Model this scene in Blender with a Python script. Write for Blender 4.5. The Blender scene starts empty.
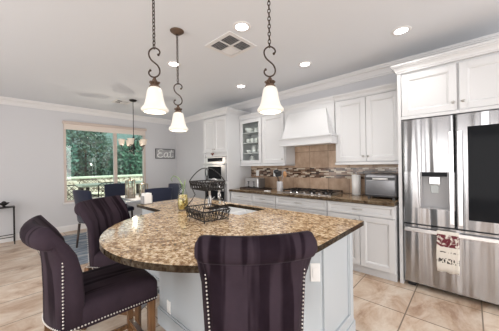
import bpy, bmesh, math, random
from mathutils import Vector, Matrix
from mathutils.geometry import tessellate_polygon
random.seed(7)
PI = math.pi
S = bpy.context.scene
C = S.collection

# ---------------------------------------------------------------- camera
f_px, yaw, roll, pitch, CAMZ = 237.5, 0.8213, -0.01564, -0.0007, 1.36
Fw = Vector((math.sin(yaw)*math.cos(pitch), math.cos(yaw)*math.cos(pitch), math.sin(pitch)))
R0 = Vector((math.cos(yaw), -math.sin(yaw), 0)); U0 = R0.cross(Fw)
Rt = R0*math.cos(roll) + U0*math.sin(roll); Up = -R0*math.sin(roll) + U0*math.cos(roll)
cam = bpy.data.cameras.new('camera'); co = bpy.data.objects.new('camera', cam); C.objects.link(co)
m = Matrix((Rt, Up, -Fw)).transposed().to_4x4(); m.translation = (0, 0, CAMZ); co.matrix_world = m
cam.sensor_width = 36; cam.lens = f_px/499*36; cam.clip_start = 0.05
S.camera = co

# ---------------------------------------------------------------- world, lights, exposure
S.view_settings.view_transform = 'Standard'; S.view_settings.look = 'None'
S.view_settings.gamma = 1; S.view_settings.use_curve_mapping = False
S.view_settings.exposure = 0.5
w = bpy.data.worlds.new('world'); S.world = w; w.use_nodes = True
w.node_tree.nodes['Background'].inputs[0].default_value = (0.80, 0.92, 1.0, 1)
w.node_tree.nodes['Background'].inputs[1].default_value = 1.2

def area(name, loc, rot, sx, sy, power, col=(1, 1, 1)):
    l = bpy.data.lights.new(name, 'AREA'); l.shape = 'RECTANGLE'; l.size = sx; l.size_y = sy
    l.energy = power; l.color = col
    o = bpy.data.objects.new(name, l); o.location = loc; o.rotation_euler = rot; C.objects.link(o)
    return o
# added fill lights, unseen, behind and left of the camera; walls have no openings
area('fill_rear', (0.4, -3.4, 1.45), (math.radians(90), 0, 0), 5.0, 2.3, 112, (1, 0.98, 0.96))
area('fill_left', (-2.9, 1.6, 1.2), (math.radians(90), 0, math.radians(-90)), 6.0, 1.7, 105, (1, 0.985, 0.97))
sun = bpy.data.lights.new('sun', 'SUN'); sun.energy = 4.5; sun.angle = 0.05; sun.color = (1, 0.96, 0.88)
so = bpy.data.objects.new('sun', sun); so.rotation_euler = (math.radians(30), math.radians(30), 0); C.objects.link(so)

# ---------------------------------------------------------------- materials
def mat(name, col, rough=0.5, metal=0.0, **kw):
    m = bpy.data.materials.new(name); m.use_nodes = True
    b = m.node_tree.nodes['Principled BSDF']
    b.inputs['Base Color'].default_value = (*col, 1); b.inputs['Roughness'].default_value = rough
    b.inputs['Metallic'].default_value = metal
    for k, v in kw.items():
        b.inputs[k.replace('_', ' ')].default_value = v
    return m
def nodes(m):
    return m.node_tree.nodes, m.node_tree.links, m.node_tree.nodes['Principled BSDF']
def coords(m, scale=(1, 1, 1), rot=(0, 0, 0), loc=(0, 0, 0), obj=True):
    N, L, b = nodes(m)
    t = N.new('ShaderNodeTexCoord'); mp = N.new('ShaderNodeMapping')
    mp.inputs['Scale'].default_value = scale; mp.inputs['Rotation'].default_value = rot; mp.inputs['Location'].default_value = loc
    L.new(t.outputs['Object'], mp.inputs[0]); return mp.outputs[0]
def noise(m, vec, scale, detail=4, rough=0.5, dist=0.0):
    N, L, b = nodes(m); n = N.new('ShaderNodeTexNoise'); L.new(vec, n.inputs['Vector'])
    n.inputs['Scale'].default_value = scale; n.inputs['Detail'].default_value = detail
    n.inputs['Roughness'].default_value = rough; n.inputs['Distortion'].default_value = dist
    return n.outputs['Fac']
def ramp(m, fac, stops, interp='LINEAR'):
    N, L, b = nodes(m); r = N.new('ShaderNodeValToRGB'); L.new(fac, r.inputs[0]); e = r.color_ramp.elements
    r.color_ramp.interpolation = interp
    e[0].position = stops[0][0]; e[0].color = (*stops[0][1], 1); e[1].position = stops[-1][0]; e[1].color = (*stops[-1][1], 1)
    for p, c in stops[1:-1]:
        x = e.new(p); x.color = (*c, 1)
    return r.outputs[0]
def mix(m, fac, a, b_, mode='MIX'):
    N, L, b = nodes(m); x = N.new('ShaderNodeMix'); x.data_type = 'RGBA'; x.blend_type = mode
    for s, v in ((0, fac), (6, a), (7, b_)):
        if isinstance(v, (int, float)): x.inputs[s].default_value = v
        elif isinstance(v, tuple): x.inputs[s].default_value = (*v, 1)
        else: L.new(v, x.inputs[s])
    return x.outputs[2]
def bump(m, h, strength=0.2, dist=0.002):
    N, L, b = nodes(m); n = N.new('ShaderNodeBump'); n.inputs['Strength'].default_value = strength
    n.inputs['Distance'].default_value = dist; L.new(h, n.inputs['Height']); L.new(n.outputs[0], b.inputs['Normal'])
def setcol(m, c):
    N, L, b = nodes(m); L.new(c, b.inputs['Base Color'])

M = {}
M['wall'] = mat('wall_paint', (0.60, 0.60, 0.62), 0.9)
M['ceiling'] = mat('ceiling_paint', (0.72, 0.745, 0.785), 0.95)
bump(M['ceiling'], noise(M['ceiling'], coords(M['ceiling']), 60, 3), 0.15, 0.003)
bump(M['wall'], noise(M['wall'], coords(M['wall']), 50, 3), 0.12, 0.003)
M['trim'] = mat('white_trim', (0.74, 0.73, 0.73), 0.45)
M['white'] = mat('white_cabinet_paint', (0.61, 0.615, 0.625), 0.35)
M['island'] = mat('island_white_shaded', (0.46, 0.50, 0.53), 0.4)  # cabinet white with its bluish shade put into the colour
M['steel'] = mm = mat('brushed_steel', (0.40, 0.40, 0.41), 0.24, 1.0)
v = coords(mm, (2.0, 5.0, 0.16)); n1 = noise(mm, v, 1.5, 1, 0.4, 0.3); bump(mm, n1, 1.0, 0.08)
M['steel2'] = mat('plain_steel', (0.55, 0.55, 0.56), 0.3, 1.0)
M['oven_steel'] = mat('oven_steel', (0.33, 0.33, 0.34), 0.32, 0.95)
M['steel_h'] = mat('handle_steel', (0.72, 0.72, 0.73), 0.28, 1.0)
M['nickel'] = mat('nickel', (0.45, 0.44, 0.42), 0.3, 1.0)
M['iron'] = mat('black_iron', (0.018, 0.016, 0.016), 0.5, 0.5)
M['bronze'] = mat('oil_rubbed_bronze', (0.055, 0.038, 0.03), 0.42, 0.7)
M['leafcap'] = mm = mat('antique_bronze', (0.13, 0.085, 0.06), 0.5, 0.5)
M['black'] = mat('black_plastic', (0.015, 0.015, 0.017), 0.35)
M['glassblack'] = mat('black_glass', (0.012, 0.013, 0.015), 0.08, 0.0, Specular_IOR_Level=0.04)
M['grey'] = mat('grey_plastic', (0.33, 0.33, 0.34), 0.4)
M['outlet'] = mat('white_plastic', (0.80, 0.80, 0.79), 0.35)
M['ceramic'] = mat('white_ceramic', (0.82, 0.82, 0.81), 0.15)
M['paper'] = mat('white_paper', (0.92, 0.92, 0.91), 0.9)
M['wood'] = mm = mat('stained_wood', (0.28, 0.15, 0.07), 0.4)
setcol(mm, ramp(mm, noise(mm, coords(mm, (12, 12, 1.2)), 5, 4), [(0.3, (0.07, 0.03, 0.010)), (0.7, (0.18, 0.088, 0.034))]))
M['darkwood'] = mat('dark_wood', (0.05, 0.032, 0.025), 0.4)
M['nail'] = mat('silver_nailheads', (0.62, 0.60, 0.57), 0.3, 1.0)
M['velvet'] = mm = mat('aubergine_velvet', (0.030, 0.020, 0.032), 0.75, 0.0, Sheen_Weight=0.05, Sheen_Roughness=0.3)
mm.node_tree.nodes['Principled BSDF'].inputs['Sheen Tint'].default_value = (0.75, 0.66, 0.76, 1)
mm.node_tree.nodes['Principled BSDF'].inputs['Specular IOR Level'].default_value = 0.05
v = coords(mm, (1.0, 11.0, 0.8)); n1 = noise(mm, v, 1.3, 2, 0.45, 0.4)
n2 = noise(mm, coords(mm, (3, 3, 2)), 3, 4, 0.6)
setcol(mm, mix(mm, 0.42, ramp(mm, n1, [(0.47, (0.007, 0.0035, 0.0065)), (0.55, (0.048, 0.034, 0.045))]), ramp(mm, n2, [(0.35, (0.010, 0.006, 0.009)), (0.7, (0.030, 0.020, 0.028))])))
M['navy'] = mm = mat('navy_velvet', (0.018, 0.022, 0.042), 0.8, 0.0, Sheen_Weight=0.3, Sheen_Roughness=0.4)
mm.node_tree.nodes['Principled BSDF'].inputs['Specular IOR Level'].default_value = 0.2
# granite
def granite(name, dark=1.0):
    g = mat(name, (0.5, 0.4, 0.3), 0.10, 0.0, Specular_IOR_Level=0.5)
    v = coords(g, (1.25, 1, 1), (0, 0, 0.5))
    a = ramp(g, noise(g, v, 44, 8, 0.70, 0.5), [(0.32, (0.05, 0.025, 0.012)), (0.41, (0.24, 0.13, 0.055)), (0.48, (0.50, 0.335, 0.18)), (0.55, (0.74, 0.59, 0.40)), (0.66, (0.90, 0.80, 0.64))])
    b = ramp(g, noise(g, v, 15, 4, 0.6, 1.0), [(0.40, (0.42, 0.31, 0.21)), (0.52, (1, 1, 1))])
    c = mix(g, 0.75, a, b, 'MULTIPLY')
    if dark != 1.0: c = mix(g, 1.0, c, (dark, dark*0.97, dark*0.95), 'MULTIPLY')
    setcol(g, c); return g
M['granite'] = granite('golden_brown_granite', 1.0)
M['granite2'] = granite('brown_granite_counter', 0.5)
M['granite_edge_shade'] = granite('shaded_granite_edge', 0.07)  # same granite darkened; shade of the upright edge put into its colour
M['granite_edge_shade'].node_tree.nodes['Principled BSDF'].inputs['Specular IOR Level'].default_value = 0.12
M['granite_edge_shade2'] = granite('shaded_counter_edge', 0.2)  # darkened copy of the stone, edge shade put into the colour
# travertine floor
M['floor'] = mm = mat('travertine_tile_floor', (0.6, 0.5, 0.4), 0.33)
N, L, b = nodes(mm)
v = coords(mm, (1, 1, 1), (0, 0, 0), (-2.506, -0.446, 0))
br = N.new('ShaderNodeTexBrick'); L.new(v, br.inputs['Vector']); br.offset = 0.0; br.squash = 1.0
br.inputs['Scale'].default_value = 1.0; br.inputs['Brick Width'].default_value = 0.508; br.inputs['Row Height'].default_value = 0.508
br.inputs['Mortar Size'].default_value = 0.006; br.inputs['Mortar Smooth'].default_value = 0.3
br.inputs['Color1'].default_value = (0.86, 0.86, 0.86, 1); br.inputs['Color2'].default_value = (1.0, 1.0, 1.0, 1); br.inputs['Mortar'].default_value = (1, 1, 1, 1)
n1 = noise(mm, coords(mm, (1.0, 1.9, 1), (0, 0, 0.5)), 2.4, 8, 0.66, 0.6)
c = ramp(mm, n1, [(0.32, (0.36, 0.22, 0.14)), (0.45, (0.56, 0.41, 0.30)), (0.57, (0.68, 0.56, 0.45)), (0.75, (0.78, 0.70, 0.61))])
c = mix(mm, 1.0, c, br.outputs['Color'], 'MULTIPLY')
c = mix(mm, br.outputs['Fac'], c, (0.20, 0.15, 0.11)); setcol(mm, c)
# backsplash
M['splash'] = mm = mat('brown_stone_tile', (0.4, 0.28, 0.2), 0.4)
N, L, b = nodes(mm)
v = coords(mm, (1, 1, 1), (0, PI/2, PI/2))
tc = N.new('ShaderNodeTexCoord'); sp = N.new('ShaderNodeSeparateXYZ'); L.new(tc.outputs['Object'], sp.inputs[0])
cb = N.new('ShaderNodeCombineXYZ'); L.new(sp.outputs[1], cb.inputs[0]); L.new(sp.outputs[2], cb.inputs[1])
br = N.new('ShaderNodeTexBrick'); L.new(cb.outputs[0], br.inputs['Vector']); br.offset = 0
br.inputs['Scale'].default_value = 1.0; br.inputs['Brick Width'].default_value = 0.33; br.inputs['Row Height'].default_value = 0.33
br.inputs['Mortar Size'].default_value = 0.005
br.inputs['Color1'].default_value = (0.7, 0.68, 0.66, 1); br.inputs['Color2'].default_value = (1.0, 1.0, 1.0, 1); br.inputs['Mortar'].default_value = (0.45, 0.42, 0.4, 1)
c = ramp(mm, noise(mm, coords(mm, (1, 1.2, 0.8)), 7, 5, 0.6), [(0.3, (0.42, 0.275, 0.18)), (0.7, (0.70, 0.52, 0.38))])
setcol(mm, mix(mm, 1.0, c, br.outputs['Color'], 'MULTIPLY'))
M['mosaic'] = mm = mat('linear_glass_mosaic', (0.3, 0.2, 0.15), 0.15)
N, L, b = nodes(mm)
tc = N.new('ShaderNodeTexCoord'); sp = N.new('ShaderNodeSeparateXYZ'); L.new(tc.outputs['Object'], sp.inputs[0])
cb = N.new('ShaderNodeCombineXYZ'); L.new(sp.outputs[1], cb.inputs[0]); L.new(sp.outputs[2], cb.inputs[1])
br = N.new('ShaderNodeTexBrick'); L.new(cb.outputs[0], br.inputs['Vector']); br.offset = 0.37
br.inputs['Scale'].default_value = 1.0; br.inputs['Brick Width'].default_value = 0.085; br.inputs['Row Height'].default_value = 0.0212
br.inputs['Mortar Size'].default_value = 0.001; br.inputs['Bias'].default_value = 0.0
br.inputs['Color1'].default_value = (0, 0, 0, 1); br.inputs['Color2'].default_value = (1, 1, 1, 1); br.inputs['Mortar'].default_value = (0.45, 0.45, 0.45, 1)
setcol(mm, ramp(mm, br.outputs['Color'], [(0.0, (0.035, 0.018, 0.012)), (0.22, (0.10, 0.05, 0.03)), (0.4, (0.30, 0.20, 0.14)), (0.6, (0.16, 0.09, 0.06)), (0.72, (0.60, 0.52, 0.42)), (1.0, (0.78, 0.74, 0.66))], 'CONSTANT'))
# emitters / shades
def emis(name, col, e, base=(0.9, 0.9, 0.9), trans=0.0):
    m_ = mat(name, base, 0.4); b = m_.node_tree.nodes['Principled BSDF']
    b.inputs['Emission Color'].default_value = (*col, 1); b.inputs['Emission Strength'].default_value = e
    return m_
M['shade'] = mm = emis('lit_alabaster_glass', (1.0, 0.91, 0.80), 0.36, (0.50, 0.46, 0.41))
N, L, b = nodes(mm)
fr = N.new('ShaderNodeLayerWeight'); fr.inputs[0].default_value = 0.35
M['lamp'] = emis('lamp_disc', (1, 0.98, 0.95), 9.0)
M['bulb'] = emis('warm_bulb', (1, 0.85, 0.62), 9.0)
M['chshade'] = emis('lit_frosted_glass', (1.0, 0.80, 0.58), 0.22, (0.42, 0.37, 0.33))
def glass(name, tint, gl=0.10):
    m_ = bpy.data.materials.new(name); m_.use_nodes = True; N = m_.node_tree.nodes; L = m_.node_tree.links
    N.remove(N['Principled BSDF']); out = N['Material Output']
    t = N.new('ShaderNodeBsdfTransparent'); t.inputs[0].default_value = (*tint, 1)
    g = N.new('ShaderNodeBsdfGlossy'); g.inputs['Roughness'].default_value = 0.02
    fz = N.new('ShaderNodeFresnel'); fz.inputs[0].default_value = 1.5
    ad = N.new('ShaderNodeMath'); ad.operation = 'ADD'; ad.inputs[1].default_value = gl; L.new(fz.outputs[0], ad.inputs[0])
    ge = N.new('ShaderNodeNewGeometry'); iv = N.new('ShaderNodeMath'); iv.operation = 'SUBTRACT'; iv.inputs[0].default_value = 1; L.new(ge.outputs['Backfacing'], iv.inputs[1])
    mu = N.new('ShaderNodeMath'); mu.operation = 'MULTIPLY'; L.new(ad.outputs[0], mu.inputs[0]); L.new(iv.outputs[0], mu.inputs[1])
    x = N.new('ShaderNodeMixShader'); L.new(mu.outputs[0], x.inputs[0]); L.new(t.outputs[0], x.inputs[1]); L.new(g.outputs[0], x.inputs[2])
    L.new(x.outputs[0], out.inputs[0]); return m_
M['pane'] = glass('tinted_window_glass', (0.86, 0.92, 0.91), 0.05)
M['clear'] = glass('clear_glass', (0.93, 0.95, 0.94), 0.02)
M['frame'] = mat('beige_window_frame', (0.56, 0.47, 0.42), 0.5)
M['blind'] = mat('cream_roller_blind', (0.70, 0.62, 0.56), 0.8)

# ---------------------------------------------------------------- mesh helpers
class MB:
    def __init__(s): s.v = []; s.f = []; s.sm = []
    def add(s, vs, fs, smooth=False):
        o = len(s.v); s.v += [tuple(v) for v in vs]; s.f += [tuple(i+o for i in f) for f in fs]; s.sm += [smooth]*len(fs); return s
    def box(s, x0, x1, y0, y1, z0, z1, mtx=None):
        x0, x1 = sorted((x0, x1)); y0, y1 = sorted((y0, y1)); z0, z1 = sorted((z0, z1))
        vs = [Vector(p) for p in ((x0,y0,z0),(x1,y0,z0),(x1,y1,z0),(x0,y1,z0),(x0,y0,z1),(x1,y0,z1),(x1,y1,z1),(x0,y1,z1))]
        if mtx: vs = [mtx @ v for v in vs]
        return s.add(vs, [(0,3,2,1),(4,5,6,7),(0,1,5,4),(1,2,6,5),(2,3,7,6),(3,0,4,7)])
    def lathe(s, prof, c=(0, 0, 0), n=24, mtx=None):
        vs = []; fs = []
        for r, z in prof:
            for i in range(n):
                a = 2*PI*i/n; p = Vector((r*math.cos(a), r*math.sin(a), z))
                if mtx: p = mtx @ p
                vs.append(p + Vector(c))
        for k in range(len(prof)-1):
            for i in range(n):
                j = (i+1) % n; fs.append((k*n+i, k*n+j, (k+1)*n+j, (k+1)*n+i))
        if prof[0][0] > 1e-4: fs.append(tuple(range(n))[::-1])
        if prof[-1][0] > 1e-4: fs.append(tuple((len(prof)-1)*n+i for i in range(n)))
        return s.add(vs, fs, True)
    def lathe_open(s, prof, c=(0, 0, 0), n=24):
        vs = []; fs = []
        for r, z in prof:
            for i in range(n):
                a = 2*PI*i/n; vs.append((c[0]+r*math.cos(a), c[1]+r*math.sin(a), c[2]+z))
        for k in range(len(prof)-1):
            for i in range(n):
                j = (i+1) % n; fs.append((k*n+i, k*n+j, (k+1)*n+j, (k+1)*n+i))
        return s.add(vs, fs, True)
    def tube(s, pts, r, n=8, closed=False):
        pts = [Vector(p) for p in pts]; K = len(pts); vs = []; fs = []; rr = r if isinstance(r, (list, tuple)) else [r]*K
        t0 = (pts[1]-pts[0]).normalized(); up = Vector((0, 0, 1)) if abs(t0.z) < 0.9 else Vector((1, 0, 0))
        nrm = t0.cross(up).normalized()
        for k in range(K):
            if closed: t = (pts[(k+1) % K]-pts[k-1]).normalized()
            else: t = (pts[min(k+1, K-1)]-pts[max(k-1, 0)]).normalized()
            nrm = (nrm - t*nrm.dot(t))
            if nrm.length < 1e-6: nrm = t.orthogonal()
            nrm.normalize(); bn = t.cross(nrm)
            for i in range(n):
                a = 2*PI*i/n; vs.append(pts[k]+(nrm*math.cos(a)+bn*math.sin(a))*rr[k])
        for k in range(K if closed else K-1):
            q = (k+1) % K
            for i in range(n):
                j = (i+1) % n; fs.append((k*n+i, k*n+j, q*n+j, q*n+i))
        if not closed: fs += [tuple(range(n))[::-1], tuple((K-1)*n+i for i in range(n))]
        return s.add(vs, fs, True)
    def sphere(s, c, r, n=10, sc=(1, 1, 1)):
        vs = []; fs = []; m_ = n//2
        for k in range(m_+1):
            t = PI*k/m_
            for i in range(n):
                a = 2*PI*i/n; vs.append((c[0]+r*sc[0]*math.sin(t)*math.cos(a), c[1]+r*sc[1]*math.sin(t)*math.sin(a), c[2]+r*sc[2]*math.cos(t)))
        for k in range(m_):
            for i in range(n):
                j = (i+1) % n; fs.append((k*n+i, (k+1)*n+i, (k+1)*n+j, k*n+j))
        return s.add(vs, fs, True)
    def prism(s, poly, z0, z1, holes=(), walls=True):
        loops = [list(poly)]+[list(h) for h in holes]
        tri = tessellate_polygon([[Vector((x, y, 0)) for x, y in l] for l in loops])
        flat = [p for l in loops for p in l]; n = len(flat)
        vs = [(x, y, z0) for x, y in flat]+[(x, y, z1) for x, y in flat]; fs = []
        for a, b, c in tri:
            pa, pb, pc = flat[a], flat[b], flat[c]
            cr = (pb[0]-pa[0])*(pc[1]-pa[1])-(pb[1]-pa[1])*(pc[0]-pa[0])
            if abs(cr) < 1e-12: continue
            if cr < 0: a, c = c, a
            fs += [(c, b, a), (a+n, b+n, c+n)]
        if walls:
            o = 0
            for l in loops:
                k = len(l)
                for i in range(k):
                    j = (i+1) % k; fs.append((o+i, o+j, o+j+n, o+i+n))
                o += k
        return s.add(vs, fs)
    def extrude(s, prof, axis, a, b):
        """prof: closed list of 2D points in the plane normal to axis ('x': (y,z); 'y': (x,z))"""
        n = len(prof)
        mk = (lambda t, p: (t, p[0], p[1])) if axis == 'x' else (lambda t, p: (p[0], t, p[1]))
        vs = [mk(a, p) for p in prof]+[mk(b, p) for p in prof]
        fs = [tuple(range(n)), tuple(range(2*n-1, n-1, -1))]+[(i, i+n, (i+1) % n+n, (i+1) % n) for i in range(n)]
        return s.add(vs, fs)

def rootloc(p):
    v = Vector((0, 0, 0))
    while p: v += p.location; p = p.parent
    return v
def obj(name, mb, m_, parent=None, world=True, bevel=0, smooth=None, label=None):
    me = bpy.data.meshes.new(name); vs = mb.v
    org = Vector((0, 0, 0))
    if parent and world: org = rootloc(parent); vs = [(x-org.x, y-org.y, z-org.z) for x, y, z in vs]
    if not parent and world == 'top':
        xs = [v[0] for v in vs]; ys = [v[1] for v in vs]; zs = [v[2] for v in vs]
        org = Vector(((min(xs)+max(xs))/2, (min(ys)+max(ys))/2, min(zs))); vs = [(x-org.x, y-org.y, z-org.z) for x, y, z in vs]
    me.from_pydata(vs, [], mb.f); me.update()
    bm = bmesh.new(); bm.from_mesh(me); bmesh.ops.recalc_face_normals(bm, faces=bm.faces); bm.to_mesh(me); bm.free()
    for p, sm in zip(me.polygons, mb.sm): p.use_smooth = sm if smooth is None else smooth
    for mt in (m_ if isinstance(m_, (list, tuple)) else [m_]): me.materials.append(mt)
    o = bpy.data.objects.new(name, me); C.objects.link(o)
    if parent: o.parent = parent
    elif world == 'top': o.location = org
    if bevel:
        bv = o.modifiers.new('bevel', 'BEVEL'); bv.width = bevel; bv.segments = 2; bv.limit_method = 'ANGLE'; bv.angle_limit = 0.6
    if label: o['label'] = label
    return o
def tag(o, label, cat, group=None, kind=None):
    o['label'] = label; o['category'] = cat
    if group: o['group'] = group
    if kind: o['kind'] = kind
    return o
def thing(name, label, cat, loc=(0, 0, 0), rz=0, group=None):
    o = bpy.data.objects.new(name, None); C.objects.link(o); o.location = loc; o.rotation_euler = (0, 0, rz); o.empty_display_size = 0.1
    return tag(o, label, cat, group)
def struct(name, mb, m_, bevel=0, parent=None):
    o = obj(name, mb, m_, parent, bevel=bevel)
    if not parent: o['kind'] = 'structure'
    return o
def shade_edges(o, zthr=.5):
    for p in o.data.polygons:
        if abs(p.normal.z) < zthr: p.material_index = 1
    return o
def single(name, mb, m_, label, cat, group=None, bevel=0, smooth=None):
    return tag(obj(name, mb, m_, None, 'top', bevel, smooth), label, cat, group)
def dup(root, loc, rz=None, label=None, group=None):
    r = root.copy(); C.objects.link(r); r.location = loc
    if rz is not None: r.rotation_euler = (0, 0, rz)
    if label: r['label'] = label
    if group: r['group'] = group
    for ch in [o for o in root.children]:
        c = ch.copy(); C.objects.link(c); c.parent = r
        for g in list(ch.children):
            d = g.copy(); C.objects.link(d); d.parent = c
    return r

# ---------------------------------------------------------------- room shell
XW, YB, ZC = 3.66, 6.35, 2.69
XL, YR = -3.0, -3.5
struct('floor', MB().box(XL-.1, XW+.1, YR-.1, YB+.1, -0.1, 0), M['floor'])
struct('ceiling', MB().box(XL-.1, XW+.1, YR-.1, YB+.1, ZC, ZC+.1), M['ceiling'])
struct('wall_right', MB().box(XW, XW+.12, YR-.1, YB+.12, 0, ZC), M['wall'])
WX0, WX1, WZ0, WZ1 = 1.01, 2.75, 0.62, 2.34
struct('wall_back', MB().box(XL-.1, WX0, YB, YB+.14, 0, ZC).box(WX1, XW, YB, YB+.14, 0, ZC)
       .box(WX0, WX1, YB, YB+.14, 0, WZ0).box(WX0, WX1, YB, YB+.14, WZ1, ZC), M['wall'])
struct('wall_left', MB().box(XL-.12, XL, YR-.1, YB+.1, 0, ZC), M['wall'])
struct('wall_front', MB().box(XL, XW, YR-.12, YR, 0, ZC), M['wall'])
bb = [(0, 0), (0.015, 0), (0.015, 0.10), (0.008, 0.13), (0, 0.13)]
struct('baseboard_back', MB().extrude([(YB-a, z) for a, z in bb], 'x', XL+.02, XW-.02), M['trim'])
struct('baseboard_right', MB().extrude([(XW-a, z) for a, z in bb], 'y', 4.10, YB-.02), M['trim'])
struct('baseboard_left', MB().extrude([(XL+a, z) for a, z in bb], 'y', YR+.02, YB-.02), M['trim'])
cr = [(0, 0), (0, -0.125), (0.014, -0.125), (0.014, -0.105), (0.024, -0.101), (0.030, -0.085), (0.056, -0.050), (0.078, -0.036), (0.078, -0.024), (0.094, -0.020), (0.094, -0.008), (0.105, -0.008), (0.105, 0)]
struct('trim_1', MB().extrude([(YB-a, ZC+z) for a, z in cr], 'x', XL, XW), M['trim'])
struct('trim_2', MB().extrude([(XW-a, ZC+z) for a, z in cr], 'y', YR, YB), M['trim'])
struct('trim_3', MB().extrude([(XL+a, ZC+z) for a, z in cr], 'y', YR, YB), M['trim'])

# window
fr = MB(); yw0, yw1 = YB-0.012, YB+0.10
fr.box(WX0, WX0+.045, yw0, yw1, WZ0, WZ1).box(WX1-.045, WX1, yw0, yw1, WZ0, WZ1).box(WX0+.045, WX1-.045, yw0, yw1, WZ1-.05, WZ1).box(WX0+.045, WX1-.045, yw0, yw1, WZ0, WZ0+.04)
xm = WX0+(WX1-WX0)*0.585
fr.box(xm-.035, xm+.035, yw0+.02, yw1, WZ0+.04, WZ1-.05)
wn = struct('window_1', fr, M['frame'], 0.004)
struct('glass_pane', MB().box(WX0+.045, xm-.035, YB+.05, YB+.056, WZ0+.04, WZ1-.05), M['pane'], parent=wn)
struct('glass_pane', MB().box(xm+.035, WX1-.045, YB+.05, YB+.056, WZ0+.04, WZ1-.05), M['pane'], parent=wn)
struct('window_sill', MB().box(WX0-.03, WX1+.03, YB-.05, YB-.013, WZ0-.03, WZ0+.005), M['trim'], 0.004, parent=wn)
bl = thing('roller_blind', 'cream roller blind rolled up across the top of the dining window', 'blind', (1.88, YB-.05, WZ1-.13))
obj('cassette', MB().box(WX0-.02, WX1+.02, YB-.075, YB-.015, WZ1-.03, WZ1+.03), M['frame'], bl, bevel=.008)
obj('fabric', MB().box(WX0+.01, WX1-.01, YB-.045, YB-.039, WZ1-.15, WZ1-.03), M['blind'], bl)

# ---------------------------------------------------------------- kitchen wall run
def door_mb(xf, y0, y1, z0, z1, fw=0.058, t=0.022):
    """cabinet front facing -X; xf is its outermost plane"""
    mb = MB()
    mb.box(xf, xf+t, y0, y0+fw, z0, z1).box(xf, xf+t, y1-fw, y1, z0, z1).box(xf, xf+t, y0+fw, y1-fw, z0, z0+fw).box(xf, xf+t, y0+fw, y1-fw, z1-fw, z1)
    a0, a1, b0, b1 = y0+fw, y1-fw, z0+fw, z1-fw; g = 0.010; h = 0.022
    P = lambda x, i: [(x, a0+i, b0+i), (x, a1-i, b0+i), (x, a1-i, b1-i), (x, a0+i, b1-i)]
    vs = P(xf+.004, 0)+P(xf+.006, .008)+P(xf+.014, .014)+P(xf+.014, .016)
    fs = []
    for k in range(3):
        for i in range(4):
            j = (i+1) % 4; fs.append((k*4+i, k*4+j, k*4+4+j, k*4+4+i))
    fs.append((12, 13, 14, 15))
    mb.add(vs, fs); return mb
def knob_mb(x, y, z):
    return MB().lathe([(0.005, 0), (0.006, 0.012), (0.014, 0.016), (0.015, 0.022), (0.010, 0.027), (0.0, 0.028)], (x, y, z), 14, Matrix.Rotation(-PI/2, 3, 'Y'))
def pull_mb(x, y, z, w=0.10):
    mb = MB(); mb.tube([(x, y-w/2+.008, z), (x-.024, y-w/2+.008, z)], .004, 6); mb.tube([(x, y+w/2-.008, z), (x-.024, y+w/2-.008, z)], .004, 6)
    mb.tube([(x-.024, y-w/2, z), (x-.028, y, z), (x-.024, y+w/2, z)], .0055, 8); return mb
def slab_mb(xf, y0, y1, z0, z1):
    return door_mb(xf, y0, y1, z0, z1, 0.028)

# base cabinets
XB = 3.05; TOE = 0.10
units = [(0.625, 1.423, 'white base cabinet beside the fridge with one wide drawer over two doors', 'wide'),
         (1.423, 2.288, 'white base cabinet under the gas cooktop with three wide drawers', 'drawers'),
         (2.288, 2.794, 'white drawer base cabinet between cooktop and toaster', 'drawers'),
         (2.794, 3.335, 'white drawer base cabinet next to the tall oven cabinet', 'drawers')]
for y0, y1, lab, kind in units:
    t = thing('base_cabinet', lab, 'cabinet', ((XB+XW)/2, (y0+y1)/2, 0), 0, 'base cabinets along the kitchen wall')
    obj('carcass', MB().box(XB+.024, XW-.003, y0+.001, y1-.001, TOE, 0.872).box(XB+.06, XW-.003, y0+.001, y1-.001, 0.001, TOE), M['white'], t)
    g = 0.006
    if kind == 'wide':
        d = obj('drawer', slab_mb(XB, y0+g, y1-g, 0.728, 0.865), M['white'], t, bevel=.002)
        obj('drawer_pull', pull_mb(XB, (y0+y1)/2, 0.80, 0.12), M['nickel'], d)
        ym = (y0+y1)/2-.02
        for a, b_, k in ((y0+g, ym-.003, ym-.04), (ym+.003, y1-g, ym+.04)):
            d = obj('door', door_mb(XB, a, b_, TOE+.01, 0.718), M['white'], t, bevel=.002)
            obj('knob', knob_mb(XB, k, 0.67), M['nickel'], d)
    else:
        for za, zb in ((0.728, 0.865), (0.42, 0.718), (0.11, 0.41)):
            d = obj('drawer', slab_mb(XB, y0+g, y1-g, za, zb), M['white'], t, bevel=.002)
            obj('drawer_pull', pull_mb(XB, (y0+y1)/2, (za+zb)/2 if zb > .8 else zb-.07, 0.12), M['nickel'], d)
# countertop
ctp = single('countertop', MB().box(3.018, XW-.004, 0.625, 3.345, 0.874, 0.915), [M['granite2'], M['granite_edge_shade2']], 'dark brown speckled granite countertop along the kitchen wall with cooktop on it', 'countertop', bevel=.006)
shade_edges(ctp)
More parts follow.
